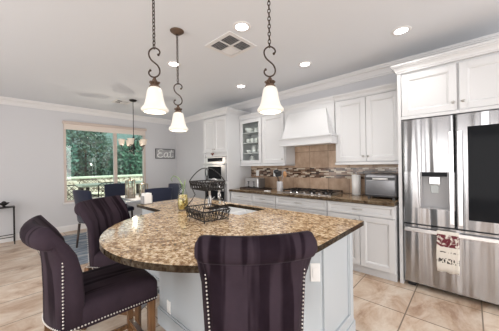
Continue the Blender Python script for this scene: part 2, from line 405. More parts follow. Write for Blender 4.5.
# backsplash: stone tile + mosaic
bs = thing('backsplash', 'brown stone tile backsplash with a glass mosaic strip between counter and wall cabinets', 'backsplash', (XW-.01, 2.0, 0.916))
ZB = 1.346
obj('stone_tile', MB().box(XW-.012, XW-.002, .625, 3.35, .917, 1.135).box(XW-.012, XW-.002, .625, 3.35, 1.305, ZB-.002).box(XW-.012, XW-.002, 1.425, 2.285, ZB-.002, 1.72), M['splash'], bs)
obj('mosaic_strip', MB().box(XW-.0135, XW-.002, .625, 3.35, 1.135, 1.305), M['mosaic'], bs)
for y, lab in ((3.17, 'white wall outlet in the mosaic strip behind the toaster'), (2.73, 'white wall outlet in the mosaic strip left of the utensil crock')):
    o = thing('wall_outlet', lab, 'outlet', (XW-.015, y, 1.14), 0, 'outlets on the backsplash')
    obj('cover_plate', MB().box(XW-.021, XW-.0145, y-.036, y+.036, 1.142, 1.258), M['outlet'], o, bevel=.002)
    obj('socket', MB().box(XW-.024, XW-.0215, y-.017, y+.017, 1.165, 1.195).box(XW-.024, XW-.0215, y-.017, y+.017, 1.205, 1.235), M['outlet'], o)

# upper cabinets
XU = 3.33; ZT = 2.25
def crown_run(x_face, y0, y1, z, side0=False, side1=False, depth=0.3, s=1.0):
    """moulding that runs along the top of a cabinet, returning along its ends"""
    p = [(0, 0), (-.007, 0), (-.007, .014), (-.012, .016), (-.016, .030), (-.028, .048), (-.038, .056), (-.038, .064), (-.047, .067), (-.047, .084), (0.02, .084), (0.02, 0)]
    ring = lambda x, y, kx, ky: [(x+kx*a*s, y+ky*a*s, z+b_*s) for a, b_ in p]
    rings = []
    if side1: rings.append(ring(x_face+depth, y1, 0, -1))
    rings.append(ring(x_face, y1, 1, -1 if side1 else 0)); rings.append(ring(x_face, y0, 1, 1 if side0 else 0))
    if side0: rings.append(ring(x_face+depth, y0, 0, 1))
    n = len(p); vs = [v for r in rings for v in r]; fs = [tuple(range(n)), tuple((len(rings)-1)*n+i for i in range(n))]
    for k in range(len(rings)-1):
        for i in range(n): fs.append((k*n+i, k*n+(i+1) % n, (k+1)*n+(i+1) % n, (k+1)*n+i))
    return MB().add(vs, fs)
def rail(y0, y1, x=XU): return MB().box(x-.012, x+.03, y0, y1, ZB-.0, ZB+.035)
def upper(y0, y1, lab, splits, knobs):
    t = thing('wall_cabinet', lab, 'cabinet', ((XU+XW)/2, (y0+y1)/2, ZB), 0, 'wall cabinets')
    obj('carcass', MB().box(XU+.024, XW-.003, y0+.001, y1-.001, ZB+.036, ZT), M['white'], t)
    obj('light_rail', MB().box(XU-.010, XU+.012, y0+.001, y1-.001, ZB, ZB+.035).box(XU+.013, XW-.003, y0+.001, y1-.001, ZB+.015, ZB+.035), M['white'], t, bevel=.004)
    obj('crown', crown_run(XU+.012, y0+.001, y1-.001, ZT, False, False, .3), M['white'], t)
    for (a, b_), k in zip(splits, knobs):
        d = obj('door', door_mb(XU, a, b_, ZB+.045, ZT-.012, .062), M['white'], t, bevel=.002)
        obj('knob', knob_mb(XU, k, ZB+.11), M['nickel'], d)
    return t
upper(0.605, 1.418, 'white two-door wall cabinet between range hood and fridge', [(.615, 1.000), (1.006, 1.408)], [.975, 1.035])
upper(2.285, 2.79, 'white single-door wall cabinet between glass cabinet and range hood', [(2.30, 2.78)], [2.33])
# glass-front cabinet (open shell with shelves)
y0, y1 = 2.791, 3.352
t = thing('glass_front_cabinet', 'white wall cabinet with a glass door showing shelves of white dishes', 'cabinet', ((XU+XW)/2, (y0+y1)/2, ZB))
obj('carcass', MB().box(XU+.024, XW-.003, y0, y0+.018, ZB+.036, ZT).box(XU+.024, XW-.003, y1-.018, y1, ZB+.036, ZT).box(XU+.024, XW-.003, y0+.018, y1-.018, ZT-.02, ZT)
    .box(XU+.024, XW-.003, y0+.018, y1-.018, ZB+.036, ZB+.055).box(XW-.012, XW-.003, y0+.018, y1-.018, ZB+.055, ZT-.02), M['white'], t)
SH = [1.401+.0, 1.60, 1.80, 2.00]
for z in SH[1:]: obj('shelf', MB().box(XU+.03, XW-.013, y0+.019, y1-.019, z-.016, z), M['white'], t)
obj('light_rail', MB().box(XU-.010, XU+.012, y0+.001, y1-.001, ZB, ZB+.035).box(XU+.013, XW-.003, y0+.001, y1-.001, ZB+.015, ZB+.035), M['white'], t, bevel=.004)
obj('crown', crown_run(XU+.012, y0+.001, y1-.001, ZT), M['white'], t)
fw = .065; a, b_ = y0+.008, y1-.008; za, zb = ZB+.045, ZT-.012
d = obj('door', MB().box(XU, XU+.022, a, a+fw, za, zb).box(XU, XU+.022, b_-fw, b_, za, zb).box(XU, XU+.022, a+fw, b_-fw, za, za+fw).box(XU, XU+.022, a+fw, b_-fw, zb-fw, zb), M['white'], t, bevel=.003)
obj('glass_pane', MB().box(XU+.009, XU+.012, a+fw, b_-fw, za+fw, zb-fw), M['clear'], d)
obj('knob', knob_mb(XU, b_-.03, ZB+.11), M['nickel'], d)
# interior cabinet light (the shelves are lit)
# dishes
def dish_cup(x, y, z, lab, grp, r=.04, h=.07):
    o = single('cup', MB().lathe_open([(0.001, .004), (r*.5, .004), (r*.6, 0), (r*.62, .004), (r*.9, h*.45), (r, h), (r*.93, h), (r*.8, h*.45), (r*.5, .012), (.001, .012)], (x, y, z), 16)
               .tube([(x, y+r*.9, z+h*.8), (x, y+r*1.45, z+h*.75), (x, y+r*1.5, z+h*.4), (x, y+r*.8, z+h*.3)], .004, 6), M['ceramic'], lab, 'cup', grp)
    return o
def bowl(x, y, z, lab, r=.07, h=.055, name='bowl'):
    return single(name, MB().lathe_open([(0.001, .003), (r*.45, .003), (r*.45, 0), (r*.5, .003), (r*.85, h*.5), (r, h), (r*.96, h), (r*.8, h*.5), (r*.4, .01), (.001, .01)], (x, y, z), 20), M['ceramic'], lab, name, 'white dishes in the glass cabinet')
yc = (y0+y1)/2
for i, dy in enumerate((-.17, -.06, .05, .16)):
    dish_cup(3.45, yc+dy, 1.802, 'small white cup in the row of four on the third cabinet shelf', 'row of cups on the third shelf', .042, .085)
bowl(3.45, yc+.12, 2.002, 'large white bowl on the top shelf of the glass cabinet', .095, .085)
dish_cup(3.45, yc-.06, 2.002, 'white cup on top shelf right beside the large bowl', 'white dishes in the glass cabinet', .045, .08)
bowl(3.45, yc-.17, 2.002, 'small white bowl at the right end of the top cabinet shelf', .05, .05)
def pitcher(x, y, z, lab, s=1.0):
    o = single('pitcher', MB().lathe_open([(.001, 0), (.04*s, 0), (.055*s, .03*s), (.05*s, .08*s), (.032*s, .12*s), (.042*s, .15*s), (.038*s, .15*s), (.028*s, .12*s), (.001, .1*s)], (x, y, z), 18)
               .tube([(x, y+.036*s, z+.135*s), (x, y+.08*s, z+.12*s), (x, y+.08*s, z+.06*s), (x, y+.05*s, z+.04*s)], .006*s, 6), M['ceramic'], lab, 'pitcher', 'white dishes in the glass cabinet'); return o
pitcher(3.45, yc+.0, 1.602, 'white pitcher in the middle of the second cabinet shelf', .9)
bowl(3.45, yc+.14, 1.602, 'white bowl left of the pitcher on the second cabinet shelf', .065, .06)
bowl(3.45, yc-.15, 1.602, 'white bowl right of the pitcher on the second cabinet shelf', .065, .06)
pitcher(3.45, yc+.05, 1.402, 'white jug on the bottom cabinet shelf', .95)
for k in range(3):
    single('plate', MB().lathe([(.04, 0), (.045, .004), (.075, .012), (.078, .016), (.0, .008)], (3.45, yc-.12, 1.402+k*.018), 20), M['ceramic'],
           ['bottom', 'middle', 'top'][k]+' white plate of the small stack on the lowest cabinet shelf', 'plate', 'plates in the glass cabinet')
bowl(3.45, yc+.18, 1.402, 'white bowl left of the jug on the bottom cabinet shelf', .055, .05)

# range hood
hd = thing('range_hood', 'white painted wooden range hood above the gas cooktop', 'range hood', (3.45, 1.85, 1.65))
hy0, hy1 = 1.424, 2.279
obj('side_filler', MB().box(XU+.012, XW-.003, hy0, hy1, 2.19, ZT).box(XU+.012, XU+.03, hy0, hy1, 1.78, 2.19), M['white'], hd)
mb = MB(); b0 = [(3.165, 1.43), (XW-.004, 1.43), (XW-.004, 2.225), (3.165, 2.225)]; t0_ = [(3.31, 1.54), (XW-.004, 1.54), (XW-.004, 2.195), (3.31, 2.195)]
vs = [(x, y, 1.775) for x, y in b0]+[(x, y, 2.185) for x, y in t0_]
mb.add(vs, [(3, 2, 1, 0), (4, 5, 6, 7), (0, 1, 5, 4), (1, 2, 6, 5), (2, 3, 7, 6), (3, 0, 4, 7)])
obj('tapered_cover', mb, M['white'], hd, bevel=.003)
obj('mantel', MB().box(3.135, XU-.002, 1.385, 2.25, 1.67, 1.755).box(3.12, XU-.002, 1.372, 2.262, 1.755, 1.775).box(3.128, XU-.002, 1.379, 2.256, 1.65, 1.67)
    .box(XU-.002, XW-.014, hy0+.002, hy1-.002, 1.722, 1.775), M['white'], hd, bevel=.003)
obj('crown', crown_run(XU+.012, hy0-.003, hy1+.003, ZT), M['white'], hd)

# tall oven cabinet
TX = 3.0; ty0, ty1 = 3.357, 4.085; TT = 2.335
t = thing('oven_cabinet', 'tall white cabinet holding microwave and wall oven at far end of the counter', 'cabinet', ((TX+XW)/2, (ty0+ty1)/2, 0))
obj('carcass', MB().box(TX+.0, XW-.003, ty0, ty0+.03, .001, TT).box(TX, XW-.003, ty1-.03, ty1, .001, TT).box(TX+.024, XW-.003, ty0+.03, ty1-.03, 1.545, TT)
    .box(TX+.024, XW-.003, ty0+.03, ty1-.03, .10, .665).box(TX+.07, XW-.003, ty0+.03, ty1-.03, .001, .10).box(TX+.01, XW-.003, ty0+.03, ty1-.03, 1.02, 1.06), M['white'], t)
obj('crown', crown_run(TX, ty0, ty1, TT, True, True, .62, 1.3), M['white'], t)
ym = (ty0+ty1)/2
for a, b_, k in ((ty0+.01, ym-.003, ym-.035), (ym+.003, ty1-.01, ym+.035)):
    d = obj('door', door_mb(TX-.024, a, b_, 1.63, TT-.03), M['white'], t, bevel=.002)
    obj('knob', knob_mb(TX-.024, k, 1.69), M['nickel'], d)
d = obj('drawer', slab_mb(TX-.024, ty0+.01, ty1-.01, .38, .655), M['white'], t, bevel=.002); obj('drawer_pull', pull_mb(TX-.024, ym, .58, .12), M['nickel'], d)
d = obj('drawer', slab_mb(TX-.024, ty0+.01, ty1-.01, .11, .37), M['white'], t, bevel=.002); obj('drawer_pull', pull_mb(TX-.024, ym, .30, .12), M['nickel'], d)
def oven(name, lab, cat, z0, z1, panel, wz):
    t = thing(name, lab, cat, (3.3, ym, z0)); a, b_ = ty0+.034, ty1-.034
    obj('body', MB().box(TX+.012, XW-.06, a, b_, z0, z1), M['oven_steel'], t)
    obj('control_panel', MB().box(TX-.012, TX+.010, a, b_, z1-panel, z1), M['oven_steel'], t, bevel=.002)
    obj('display', MB().box(TX-.015, TX-.0125, a+.10, b_-.10, z1-panel+.022, z1-.018), M['glassblack'], t)
    d = obj('door', MB().box(TX-.022, TX+.010, a, b_, z0+.003, z1-panel-.006), M['oven_steel'], t, bevel=.003)
    obj('window', MB().box(TX-.025, TX-.0225, a+wz, b_-wz, z0+.04, z1-panel-.075), M['glassblack'], d)
    zz = z1-panel-.035
    obj('handle', MB().tube([(TX-.022, a+.06, zz), (TX-.062, a+.06, zz)], .007, 8).tube([(TX-.022, b_-.06, zz), (TX-.062, b_-.06, zz)], .007, 8).tube([(TX-.062, a+.03, zz), (TX-.062, b_-.03, zz)], .011, 10), M['steel_h'], d)
oven('microwave_oven', 'stainless steel built-in microwave oven above the wall oven', 'microwave', 1.064, 1.535, .115, .13)
oven('wall_oven', 'black glass and steel wall oven below the microwave', 'oven', .67, 1.012, .07, .05)
single('hanging_ornament', MB().sphere((TX-.068, ym, 1.585), .022, 10, (.7, 1, 1)).sphere((TX-.068, ym-.03, 1.60), .02, 10, (.6, 1, .7)).sphere((TX-.068, ym+.03, 1.60), .02, 10, (.6, 1, .7)).tube([(TX-.06, ym, 1.60), (TX-.055, ym, 1.655)], .003, 6),
       mat('red_brown_cloth', (0.13, 0.035, 0.025), .8), 'small red-brown ornament hanging from tall cabinet door above the microwave', 'ornament')

# ---------------------------------------------------------------- fridge and its surround
ZF = 1.838
t = thing('fridge_cabinet', 'white two-door cabinet with tall side panels built around the fridge', 'cabinet', (3.4, .1, 0))
fy0, fy1 = -0.41, 0.615
obj('side_panel', MB().box(3.12, XW-.003, .565, .60, .001, 2.36), M['white'], t, bevel=.002)
obj('side_panel', MB().box(3.12, XW-.003, -.42, -.385, .001, 2.36), M['white'], t, bevel=.002)
obj('carcass', MB().box(3.144, XW-.003, -.384, .564, 1.84, 2.36), M['white'], t)
obj('light_rail', MB().box(3.11, 3.143, -.384, .564, 1.84, 1.874), M['white'], t, bevel=.003)
obj('crown', crown_run(3.12, -.42, .60, 2.36, True, True, .5, 1.15), M['white'], t)
for a, b_, k in ((.092, .558, .12), (-.378, .074, .046)):
    d = obj('door', door_mb(3.12, a, b_, 1.878, 2.335, .062), M['white'], t, bevel=.002)
    obj('knob', knob_mb(3.12, k, 1.955), M['nickel'], d)

fg = thing('refrigerator', 'large stainless steel French-door refrigerator with water dispenser and dark glass panel', 'refrigerator', (3.35, .09, 0))
FY0, FY1, FM = -.37, .556, .110
obj('body', MB().box(3.165, XW-.03, FY0+.005, FY1-.005, .05, 1.822), mat('fridge_side_grey', (.12, .12, .125), .45), fg)
obj('foot', MB().box(3.16, 3.22, FY0+.03, FY0+.10, .001, .05), M['black'], fg); obj('foot', MB().box(3.16, 3.22, FY1-.10, FY1-.03, .001, .05), M['black'], fg)
obj('toe_grille', MB().box(3.19, 3.3, FY0+.11, FY1-.11, .02, .05), M['black'], fg)
def curved_panel(y0, y1, z0, z1, x=3.10, xb=3.16, r=.022, bulge=.006, holes=None):
    # front outline in plan with rounded vertical edges and a slight bulge
    pts = []
    for i in range(7): a = PI/2*i/6; pts.append((x+r-r*math.sin(a), y0+r-r*math.cos(a)))
    for i in range(1, 8):
        u = i/8; pts.append((x-bulge*math.sin(PI*u), y0+r+(y1-y0-2*r)*u))
    for i in range(7): a = PI/2*i/6; pts.append((x+r-r*math.cos(a), y1-r+r*math.sin(a)))
    pts += [(xb, y1), (xb, y0)]
    mb = MB().prism(pts, z0, z1)
    return mb
# left door built around the dispenser recess
dy0, dy1, dz0, dz1 = .160, .392, .875, 1.260
ld = obj('left_door', curved_panel(FM+.003, FY1, dz1, ZF-.012).add(*(lambda m_: (m_.v, m_.f))(curved_panel(FM+.003, FY1, .705, dz0)))
         .box(3.098, 3.16, FM+.004, dy0, dz0, dz1).box(3.098, 3.16, dy1, FY1-.012, dz0, dz1).box(3.140, 3.16, dy0, dy1, dz0, dz1), M['steel'], fg)
obj('dispenser', MB().box(3.132, 3.139, dy0+.002, dy1-.002, dz0+.002, dz1-.002).box(3.092, 3.132, dy0+.002, dy0+.012, dz0+.01, dz1-.002).box(3.092, 3.132, dy1-.012, dy1-.002, dz0+.01, dz1-.002)
    .box(3.085, 3.132, dy0+.002, dy1-.002, dz0+.002, dz0+.012), M['grey'], ld)
obj('dispenser_display', MB().box(3.088, 3.131, dy0+.012, dy1-.012, dz1-.045, dz1-.002), M['glassblack'], ld)
obj('ice_chute', MB().box(3.095, 3.131, dy0+.07, dy1-.07, dz1-.13, dz1-.046), M['steel2'], ld, bevel=.006)
obj('paddle', MB().box(3.105, 3.125, dy0+.082, dy1-.082, dz1-.22, dz1-.131), M['clear'], ld, bevel=.004)
rd = obj('right_door', curved_panel(FY0, FM-.003, .705, ZF-.012), M['steel'], fg)
obj('dark_glass_panel', MB().box(3.088, 3.0935, FY0+.03, .018, .80, 1.70), M['glassblack'], rd, bevel=.002)
for d_, ya in ((ld, FM+.012), (rd, FM-.052)):
    mb = MB().box(3.062, 3.082, ya, ya+.036, .74, 1.665); mb.box(3.082, 3.097, ya+.004, ya+.032, .75, .80).box(3.082, 3.097, ya+.004, ya+.032, 1.60, 1.655)
    obj('handle', mb, M['steel_h'], d_, bevel=.004)
fd = obj('freezer_drawer', curved_panel(FY0, FY1, .062, .690), M['steel'], fg)
hm = MB().box(3.052, 3.070, FY0+.02, FY1-.02, .622, .662).box(3.070, 3.099, FY1-.06, FY1-.025, .626, .658).box(3.070, 3.099, FY0+.025, FY0+.06, .626, .658)
obj('handle', hm, M['steel_h'], fd, bevel=.006)

# towel hanging on the freezer handle
tw = thing('dish_towel', 'white dish towel printed with dark red fruit and black lettering hanging on freezer handle', 'towel', (3.05, .175, .27))
ty = [(.088+.172*i/16) for i in range(17)]
mb = MB(); prof = [(3.086, .50), (3.082, .60), (3.078, .655), (3.068, .672), (3.050, .672), (3.043, .655), (3.040, .60), (3.036, .50), (3.034, .40), (3.034, .32), (3.036, .27)]
vs = []; fs = []
for i, y in enumerate(ty):
    for k, (x, z) in enumerate(prof):
        wv = .006*math.sin(i*1.1)*min(1, abs(z-.67)*5); vs.append((x-abs(wv) if k > 4 else x-.004, .175+(y-.175)*(1+.04*math.sin(k)), z+(.004*math.sin(i*.8) if k == 10 else 0)))
n = len(prof)
for i in range(16):
    for k in range(n-1): fs.append((i*n+k, (i+1)*n+k, (i+1)*n+k+1, i*n+k+1))
mb.add(vs, fs, True)
mt = mat('printed_cotton', (.8, .78, .74), .9)
c = coords(mt); N, L, b = nodes(mt); sp = N.new('ShaderNodeSeparateXYZ'); L.new(c, sp.inputs[0])
# local z: 0 at towel hem; fruit above .24
def rng(a, b_):
    g1 = N.new('ShaderNodeMath'); g1.operation = 'GREATER_THAN'; g1.inputs[1].default_value = a; L.new(sp.outputs[2], g1.inputs[0])
    g2 = N.new('ShaderNodeMath'); g2.operation = 'LESS_THAN'; g2.inputs[1].default_value = b_; L.new(sp.outputs[2], g2.inputs[0])
    g3 = N.new('ShaderNodeMath'); g3.operation = 'MULTIPLY'; L.new(g1.outputs[0], g3.inputs[0]); L.new(g2.outputs[0], g3.inputs[1]); return g3.outputs[0]
def mul(a, b_):
    g3 = N.new('ShaderNodeMath'); g3.operation = 'MULTIPLY'; L.new(a, g3.inputs[0]); L.new(b_, g3.inputs[1]); return g3.outputs[0]
fruit = ramp(mt, noise(mt, c, 26, 2, .5, .5), [(0.38, (0, 0, 0)), (0.50, (1, 1, 1))])
col = mix(mt, mul(rng(.25, .37), fruit), (0.66, 0.62, 0.56), (0.12, 0.015, 0.025))
ink = ramp(mt, noise(mt, coords(mt, (1, 1.0, .55)), 75, 1, .5), [(0.50, (0, 0, 0)), (0.53, (1, 1, 1))])
for a, b_ in ((.195, .205), (.09, .14)): col = mix(mt, mul(rng(a, b_), ink), col, (0.05, 0.045, 0.04))
setcol(mt, col)
o = obj('cloth', mb, mt, tw); sl = o.modifiers.new('solid', 'SOLIDIFY'); sl.thickness = .0025; sl.offset = -1

# ---------------------------------------------------------------- things on the wall counter
ZK = .9155
ck = thing('gas_cooktop', 'black gas cooktop with grates set on the wall counter under the hood', 'cooktop', (3.37, 1.83, ZK))
obj('glass_top', MB().box(3.14, 3.61, 1.41, 2.25, ZK, ZK+.010), M['steel2'], ck, bevel=.003)
for i in range(3):
    yb = 1.42+.275*i; g = MB()
    for x in (3.24, 3.40, 3.56): g.box(x-.006, x+.006, yb+.01, yb+.27, ZK+.034, ZK+.046)
    for y in (yb+.01, yb+.14, yb+.26): g.box(3.20, 3.59, y-.006, y+.006, ZK+.034, ZK+.046)
    for x in (3.21, 3.58):
        for y in (yb+.01, yb+.26): g.box(x-.008, x+.008, y-.008, y+.008, ZK+.0105, ZK+.034)
    obj('grate', g, M['iron'], ck)
for x, y in ((3.29, 1.55), (3.49, 1.55), (3.39, 1.83), (3.29, 2.1), (3.49, 2.1)):
    obj('burner', MB().lathe([(.045, 0), (.045, .010), (.030, .012), (.030, .018), (0, .019)], (x, y, ZK+.0105), 18), M['black'], ck)
for i in range(5):
    obj('knob', MB().lathe([(.017, 0), (.017, .006), (.013, .008), (.012, .022), (0, .023)], (3.168, 1.59+i*.12, ZK+.0105), 14), M['steel_h'], ck)
# toaster
tr = single('serving_tray', MB().box(3.20, 3.44, 2.66, 3.24, ZK, ZK+.012).box(3.20, 3.21, 2.66, 3.24, ZK+.012, ZK+.026).box(3.43, 3.44, 2.66, 3.24, ZK+.012, ZK+.026).box(3.21, 3.43, 2.66, 2.67, ZK+.012, ZK+.026).box(3.21, 3.43, 3.23, 3.24, ZK+.012, ZK+.026),
            M['darkwood'], 'dark wooden tray under the toaster on the wall counter', 'tray', bevel=.002)
ts = thing('toaster', 'silver four-slot toaster on dark tray beside the oven cabinet', 'toaster', (3.32, 3.0, ZK+.0125))
z = ZK+.0135
obj('body', MB().box(3.23, 3.41, 2.80, 3.13, z+.012, z+.20), M['steel2'], ts, bevel=.022)
obj('base', MB().box(3.235, 3.405, 2.80, 3.13, z, z+.0115), M['black'], ts, bevel=.003)
obj('end_cap', MB().box(3.238, 3.402, 2.785, 2.799, z+.014, z+.185), mat('dark_grey_toaster_end', (.10, .09, .085), .4), ts, bevel=.006)
for i in range(2):
    yy = 2.90+i*.13
    obj('slot', MB().box(3.25, 3.39, yy-.018, yy+.018, z+.200, z+.2025), M['black'], ts)
    obj('lever', MB().box(3.205, 3.229, yy-.016, yy+.016, z+.125, z+.135).box(3.2225, 3.229, yy-.006, yy+.006, z+.06, z+.125), M['black'], ts, bevel=.003)
    obj('dial', MB().lathe([(.013, 0), (.012, .012), (0, .013)], (3.2295, yy, z+.04), 12, Matrix.Rotation(-PI/2, 3, 'Y')), M['black'], ts)
# utensil crock
cx_, cy_ = 3.27, 2.29
single('utensil_crock', MB().lathe_open([(.001, 0), (.05, 0), (.054, .01), (.052, .155), (.054, .165), (.048, .165), (.046, .02), (.001, .02)], (cx_, cy_+.06, ZK), 22), mat('grey_white_crock', (.62, .62, .64), .3, .3), 'silver-grey cylindrical crock holding kitchen utensils beside the cooktop', 'crock')
cy_ += .06
uts = [('black cooking spoon leaning left in the utensil crock', .03, .035, 'spoon', 'black'), ('black slotted turner standing upright in the utensil crock', -.01, .005, 'spatula', 'black'),
       ('black ladle leaning back in the utensil crock', .0, .022, 'ladle', 'black'), ('light wooden spoon leaning right in the utensil crock', .0, -.035, 'wooden spoon', 'tan'), ('grey spatula leaning right behind the wooden spoon in the crock', .02, -.022, 'spatula', 'grey')]
M['tan'] = mat('tan_wood', (.42, .22, .10), .6)
for k, (lab, ax, ay, nm, mk) in enumerate(uts):
    tp = Vector((cx_+ax*1.6, cy_+ay*2.6, ZK+.25+.02*(k % 3))); bt = Vector((cx_-ax*.3, cy_-ay*.3, ZK+.024+.004*k))
    u = MB().tube([bt, tp], .005, 6); d = (tp-bt).normalized(); e = tp+d*.02
    if nm == 'spatula': u.box(e.x-.004, e.x+.004, e.y-.045, e.y+.045, e.z-.04, e.z+.06)
    elif nm == 'ladle': u.sphere(e+Vector((-.01, 0, .02)), .052, 12, (.8, 1, .8))
    else: u.sphere(e+Vector((0, 0, .02)), .044, 12, (.35, .9, 1.25))
    single('cooking_'+nm.replace(' ', '_') if nm in ('spoon',) else nm.replace(' ', '_'), u, M[mk], lab, 'utensil', 'utensils in the crock')
single('spoon_rest', MB().lathe([(.03, 0), (.06, .006), (.065, .014), (.058, .010), (0, .004)], (3.12, 2.50, ZK), 20), M['ceramic'], 'small white dish on counter in front of the utensil crock', 'dish')
# paper towel roll
pt = thing('paper_towel_holder', 'white paper towel roll standing on the counter left of the toaster oven', 'paper towels', (3.50, 1.19, ZK))
obj('base', MB().lathe([(.07, 0), (.07, .008), (.0, .010)], (3.50, 1.19, ZK), 24), M['steel2'], pt)
obj('paper_roll', MB().lathe([(.022, .0), (.060, .001), (.060, .275), (.022, .276)], (3.50, 1.19, ZK+.011), 28), M['paper'], pt)
obj('rod', MB().lathe([(.006, 0), (.006, .30), (.010, .305), (0, .315)], (3.50, 1.19, ZK+.012), 12), M['steel2'], pt)
# toaster oven
to = thing('toaster_oven', 'wide stainless steel countertop toaster oven next to the fridge', 'toaster oven', (3.42, .81, ZK))
obj('body', MB().box(3.27, 3.62, .645, 1.015, ZK+.02, 1.225), mat('dull_grey_steel', (.20, .20, .21), .3, .9), to, bevel=.025)
for x in (3.29, 3.56):
    for y in (.67, .95): obj('foot', MB().box(x, x+.03, y, y+.03, ZK, ZK+.0195), M['black'], to)
obj('door_glass', MB().box(3.262, 3.2695, .665, .995, ZK+.055, 1.145), mat('smoked_steel_glass', (.20, .20, .21), .18, .7), to, bevel=.002)
obj('top_band', MB().box(3.260, 3.2695, .665, .995, 1.150, 1.185), M['black'], to)
obj('lower_band', MB().box(3.262, 3.2695, .665, .995, ZK+.03, ZK+.05), M['black'], to)
obj('handle', MB().tube([(3.235, .735, 1.167), (3.235, .905, 1.167)], .010, 10).tube([(3.26, .75, 1.167), (3.235, .75, 1.167)], .006, 6).tube([(3.26, .89, 1.167), (3.235, .89, 1.167)], .006, 6), M['outlet'], to)

# ---------------------------------------------------------------- island
IC = (1.25, 1.455); IR = .845
poly = [(1.945, .61), (1.945, 2.93), (1.155, 2.93)]
a_start = math.atan2(2.29-IC[1], 1.165-IC[0])
poly.append((1.155, 2.40))
a0 = math.radians(97); a1 = math.radians(270)
for i in range(61):
    a = a0+(a1-a0)*i/60; poly.append((IC[0]+IR*math.cos(a), IC[1]+IR*math.sin(a)))
sink_hole = [(1.49, 1.52), (1.49, 2.07), (1.87, 2.07), (1.87, 1.52)]
isl = thing('kitchen_island', 'large island with white base tinted blue-grey as shade and a rounded golden brown granite bar top', 'island', (1.4, 1.7, 0))
it = obj('granite_top', MB().prism(poly, .881, .915, [sink_hole]), [M['granite'], M['granite_edge_shade']], isl, bevel=.003); shade_edges(it)
base = [(1.38, .69), (1.90, .69), (1.90, 2.88), (1.20, 2.88), (1.20, 2.20), (.97, 2.0), (.97, 1.18)]
def inset(p, d):
    n = len(p); out = []
    for i in range(n):
        a, b_, c_ = Vector(p[i-1]), Vector(p[i]), Vector(p[(i+1) % n])
        e1 = (b_-a).normalized(); e2 = (c_-b_).normalized(); n1 = Vector((-e1.y, e1.x)); n2 = Vector((-e2.y, e2.x))
        q = b_ + (n1+n2)*(d/(1+n1.dot(n2))); out.append((q.x, q.y))
    return out
inn = inset(base, .02)
obj('base_panels', MB().prism(base, .001, .880, [inn]), M['island'], isl)
obj('base_moulding', MB().prism(inset(base, -.016), .001, .135, [inset(base, -.0005)]).prism(inset(base, -.009), .1352, .15, [inset(base, -.0005)]), M['island'], isl)
# applied frames on every long face
fmb = MB()
def face_frame(p, q, z0, z1, w_=.065, t_=.014):
    p, q = Vector(p), Vector(q); L_ = (q-p).length; d = (q-p)/L_; nn = Vector((d.y, -d.x))
    mt_ = Matrix(((d.x, nn.x, 0, p.x), (d.y, nn.y, 0, p.y), (0, 0, 1, 0), (0, 0, 0, 1)))
    e = .0005
    fmb.box(0.004, w_, e, t_, z0, z1, mt_); fmb.box(L_-w_, L_-.004, e, t_, z0, z1, mt_)
    fmb.box(w_, L_-w_, e, t_, z0, z0+w_, mt_); fmb.box(w_, L_-w_, e, t_, z1-w_*.6, z1, mt_)
    g_ = .012
    fmb.box(w_, w_+g_, e, t_*.55, z0+w_, z1-w_*.6, mt_); fmb.box(L_-w_-g_, L_-w_, e, t_*.55, z0+w_, z1-w_*.6, mt_)
face_frame((1.39, .69), (1.89, .69), .152, .874)

obj('panel_frames', fmb, M['island'], isl, bevel=.002)
# sink
sk = obj('sink', MB().box(1.485, 1.875, 1.515, 1.53, .72, .880).box(1.485, 1.875, 2.06, 2.075, .72, .880).box(1.485, 1.50, 1.53, 2.06, .72, .880).box(1.86, 1.875, 1.53, 2.06, .72, .880)
         .box(1.50, 1.86, 1.53, 2.06, .775, .79).box(1.50, 1.86, 1.80, 1.815, .79, .872), mat('satin_sink_steel', (.80, .81, .82), .42, .15), isl)
# island outlet plate on the chamfered corner
p, q = Vector((1.38, .69)), Vector((.97, 1.18)); d = (q-p).normalized(); nn = Vector((-d.y, d.x)); nn = nn if nn.y < 0 else -nn
def plate_at(pt, d, nn, z0, z1, lab, grp=None):
    o = thing('wall_outlet', lab, 'outlet', (pt.x, pt.y, z0), 0, grp)
    A = Matrix(((d.x, nn.x, 0, pt.x), (d.y, nn.y, 0, pt.y), (0, 0, 1, 0), (0, 0, 0, 1)))
    obj('cover_plate', MB().box(-.030, .030, .001, .007, z0, z1, A), M['outlet'], o, bevel=.002)
    obj('switch', MB().box(-.016, .016, .0072, .010, z0+.025, z1-.025, A), M['outlet'], o)
plate_at(p+d*.036, d, nn, .63, .745, 'white outlet plate on the island end near the right stool')
plate_at(Vector((.97, 1.83)), Vector((0, 1)), Vector((-1, 0)), .155, .255, 'white outlet plate low on island side between the two front stools')

# faucet
x, y = 1.66, 2.17
fc = thing('kitchen_faucet', 'tall brushed nickel gooseneck faucet beside the island sink', 'faucet', (x, y, ZK))
pts = [(x, y, ZK+.02), (x, y, ZK+.20)]+[(x, y-.085+.085*math.cos(PI*i/10), ZK+.21+.085*math.sin(PI*i/10)) for i in range(11)]+[(x, y-.17, ZK+.15)]
obj('spout', MB().tube(pts, .014, 10), M['steel_h'], fc)
obj('base', MB().lathe([(.030, 0), (.030, .008), (.022, .014), (.020, .10), (.014, .11)], (x, y, ZK), 18), M['steel_h'], fc)
obj('spray_head', MB().lathe([(.015, 0), (.019, .01), (.017, .06), (.0, .061)], (x, y-.17, ZK+.09), 14), M['steel_h'], fc)
obj('lever', MB().tube([(x+.018, y, ZK+.06), (x+.08, y+.01, ZK+.085)], [.007, .004], 8), M['steel_h'], fc)
single('soap_dispenser', MB().lathe([(.016, 0), (.016, .01), (.008, .014), (.008, .06), (.011, .062), (.011, .07), (0, .071)], (1.80, 2.16, ZK), 14).tube([(1.80, 2.16, ZK+.066), (1.80, 2.11, ZK+.062)], .004, 6), M['nickel'], 'small nickel soap pump by the island faucet', 'soap dispenser')

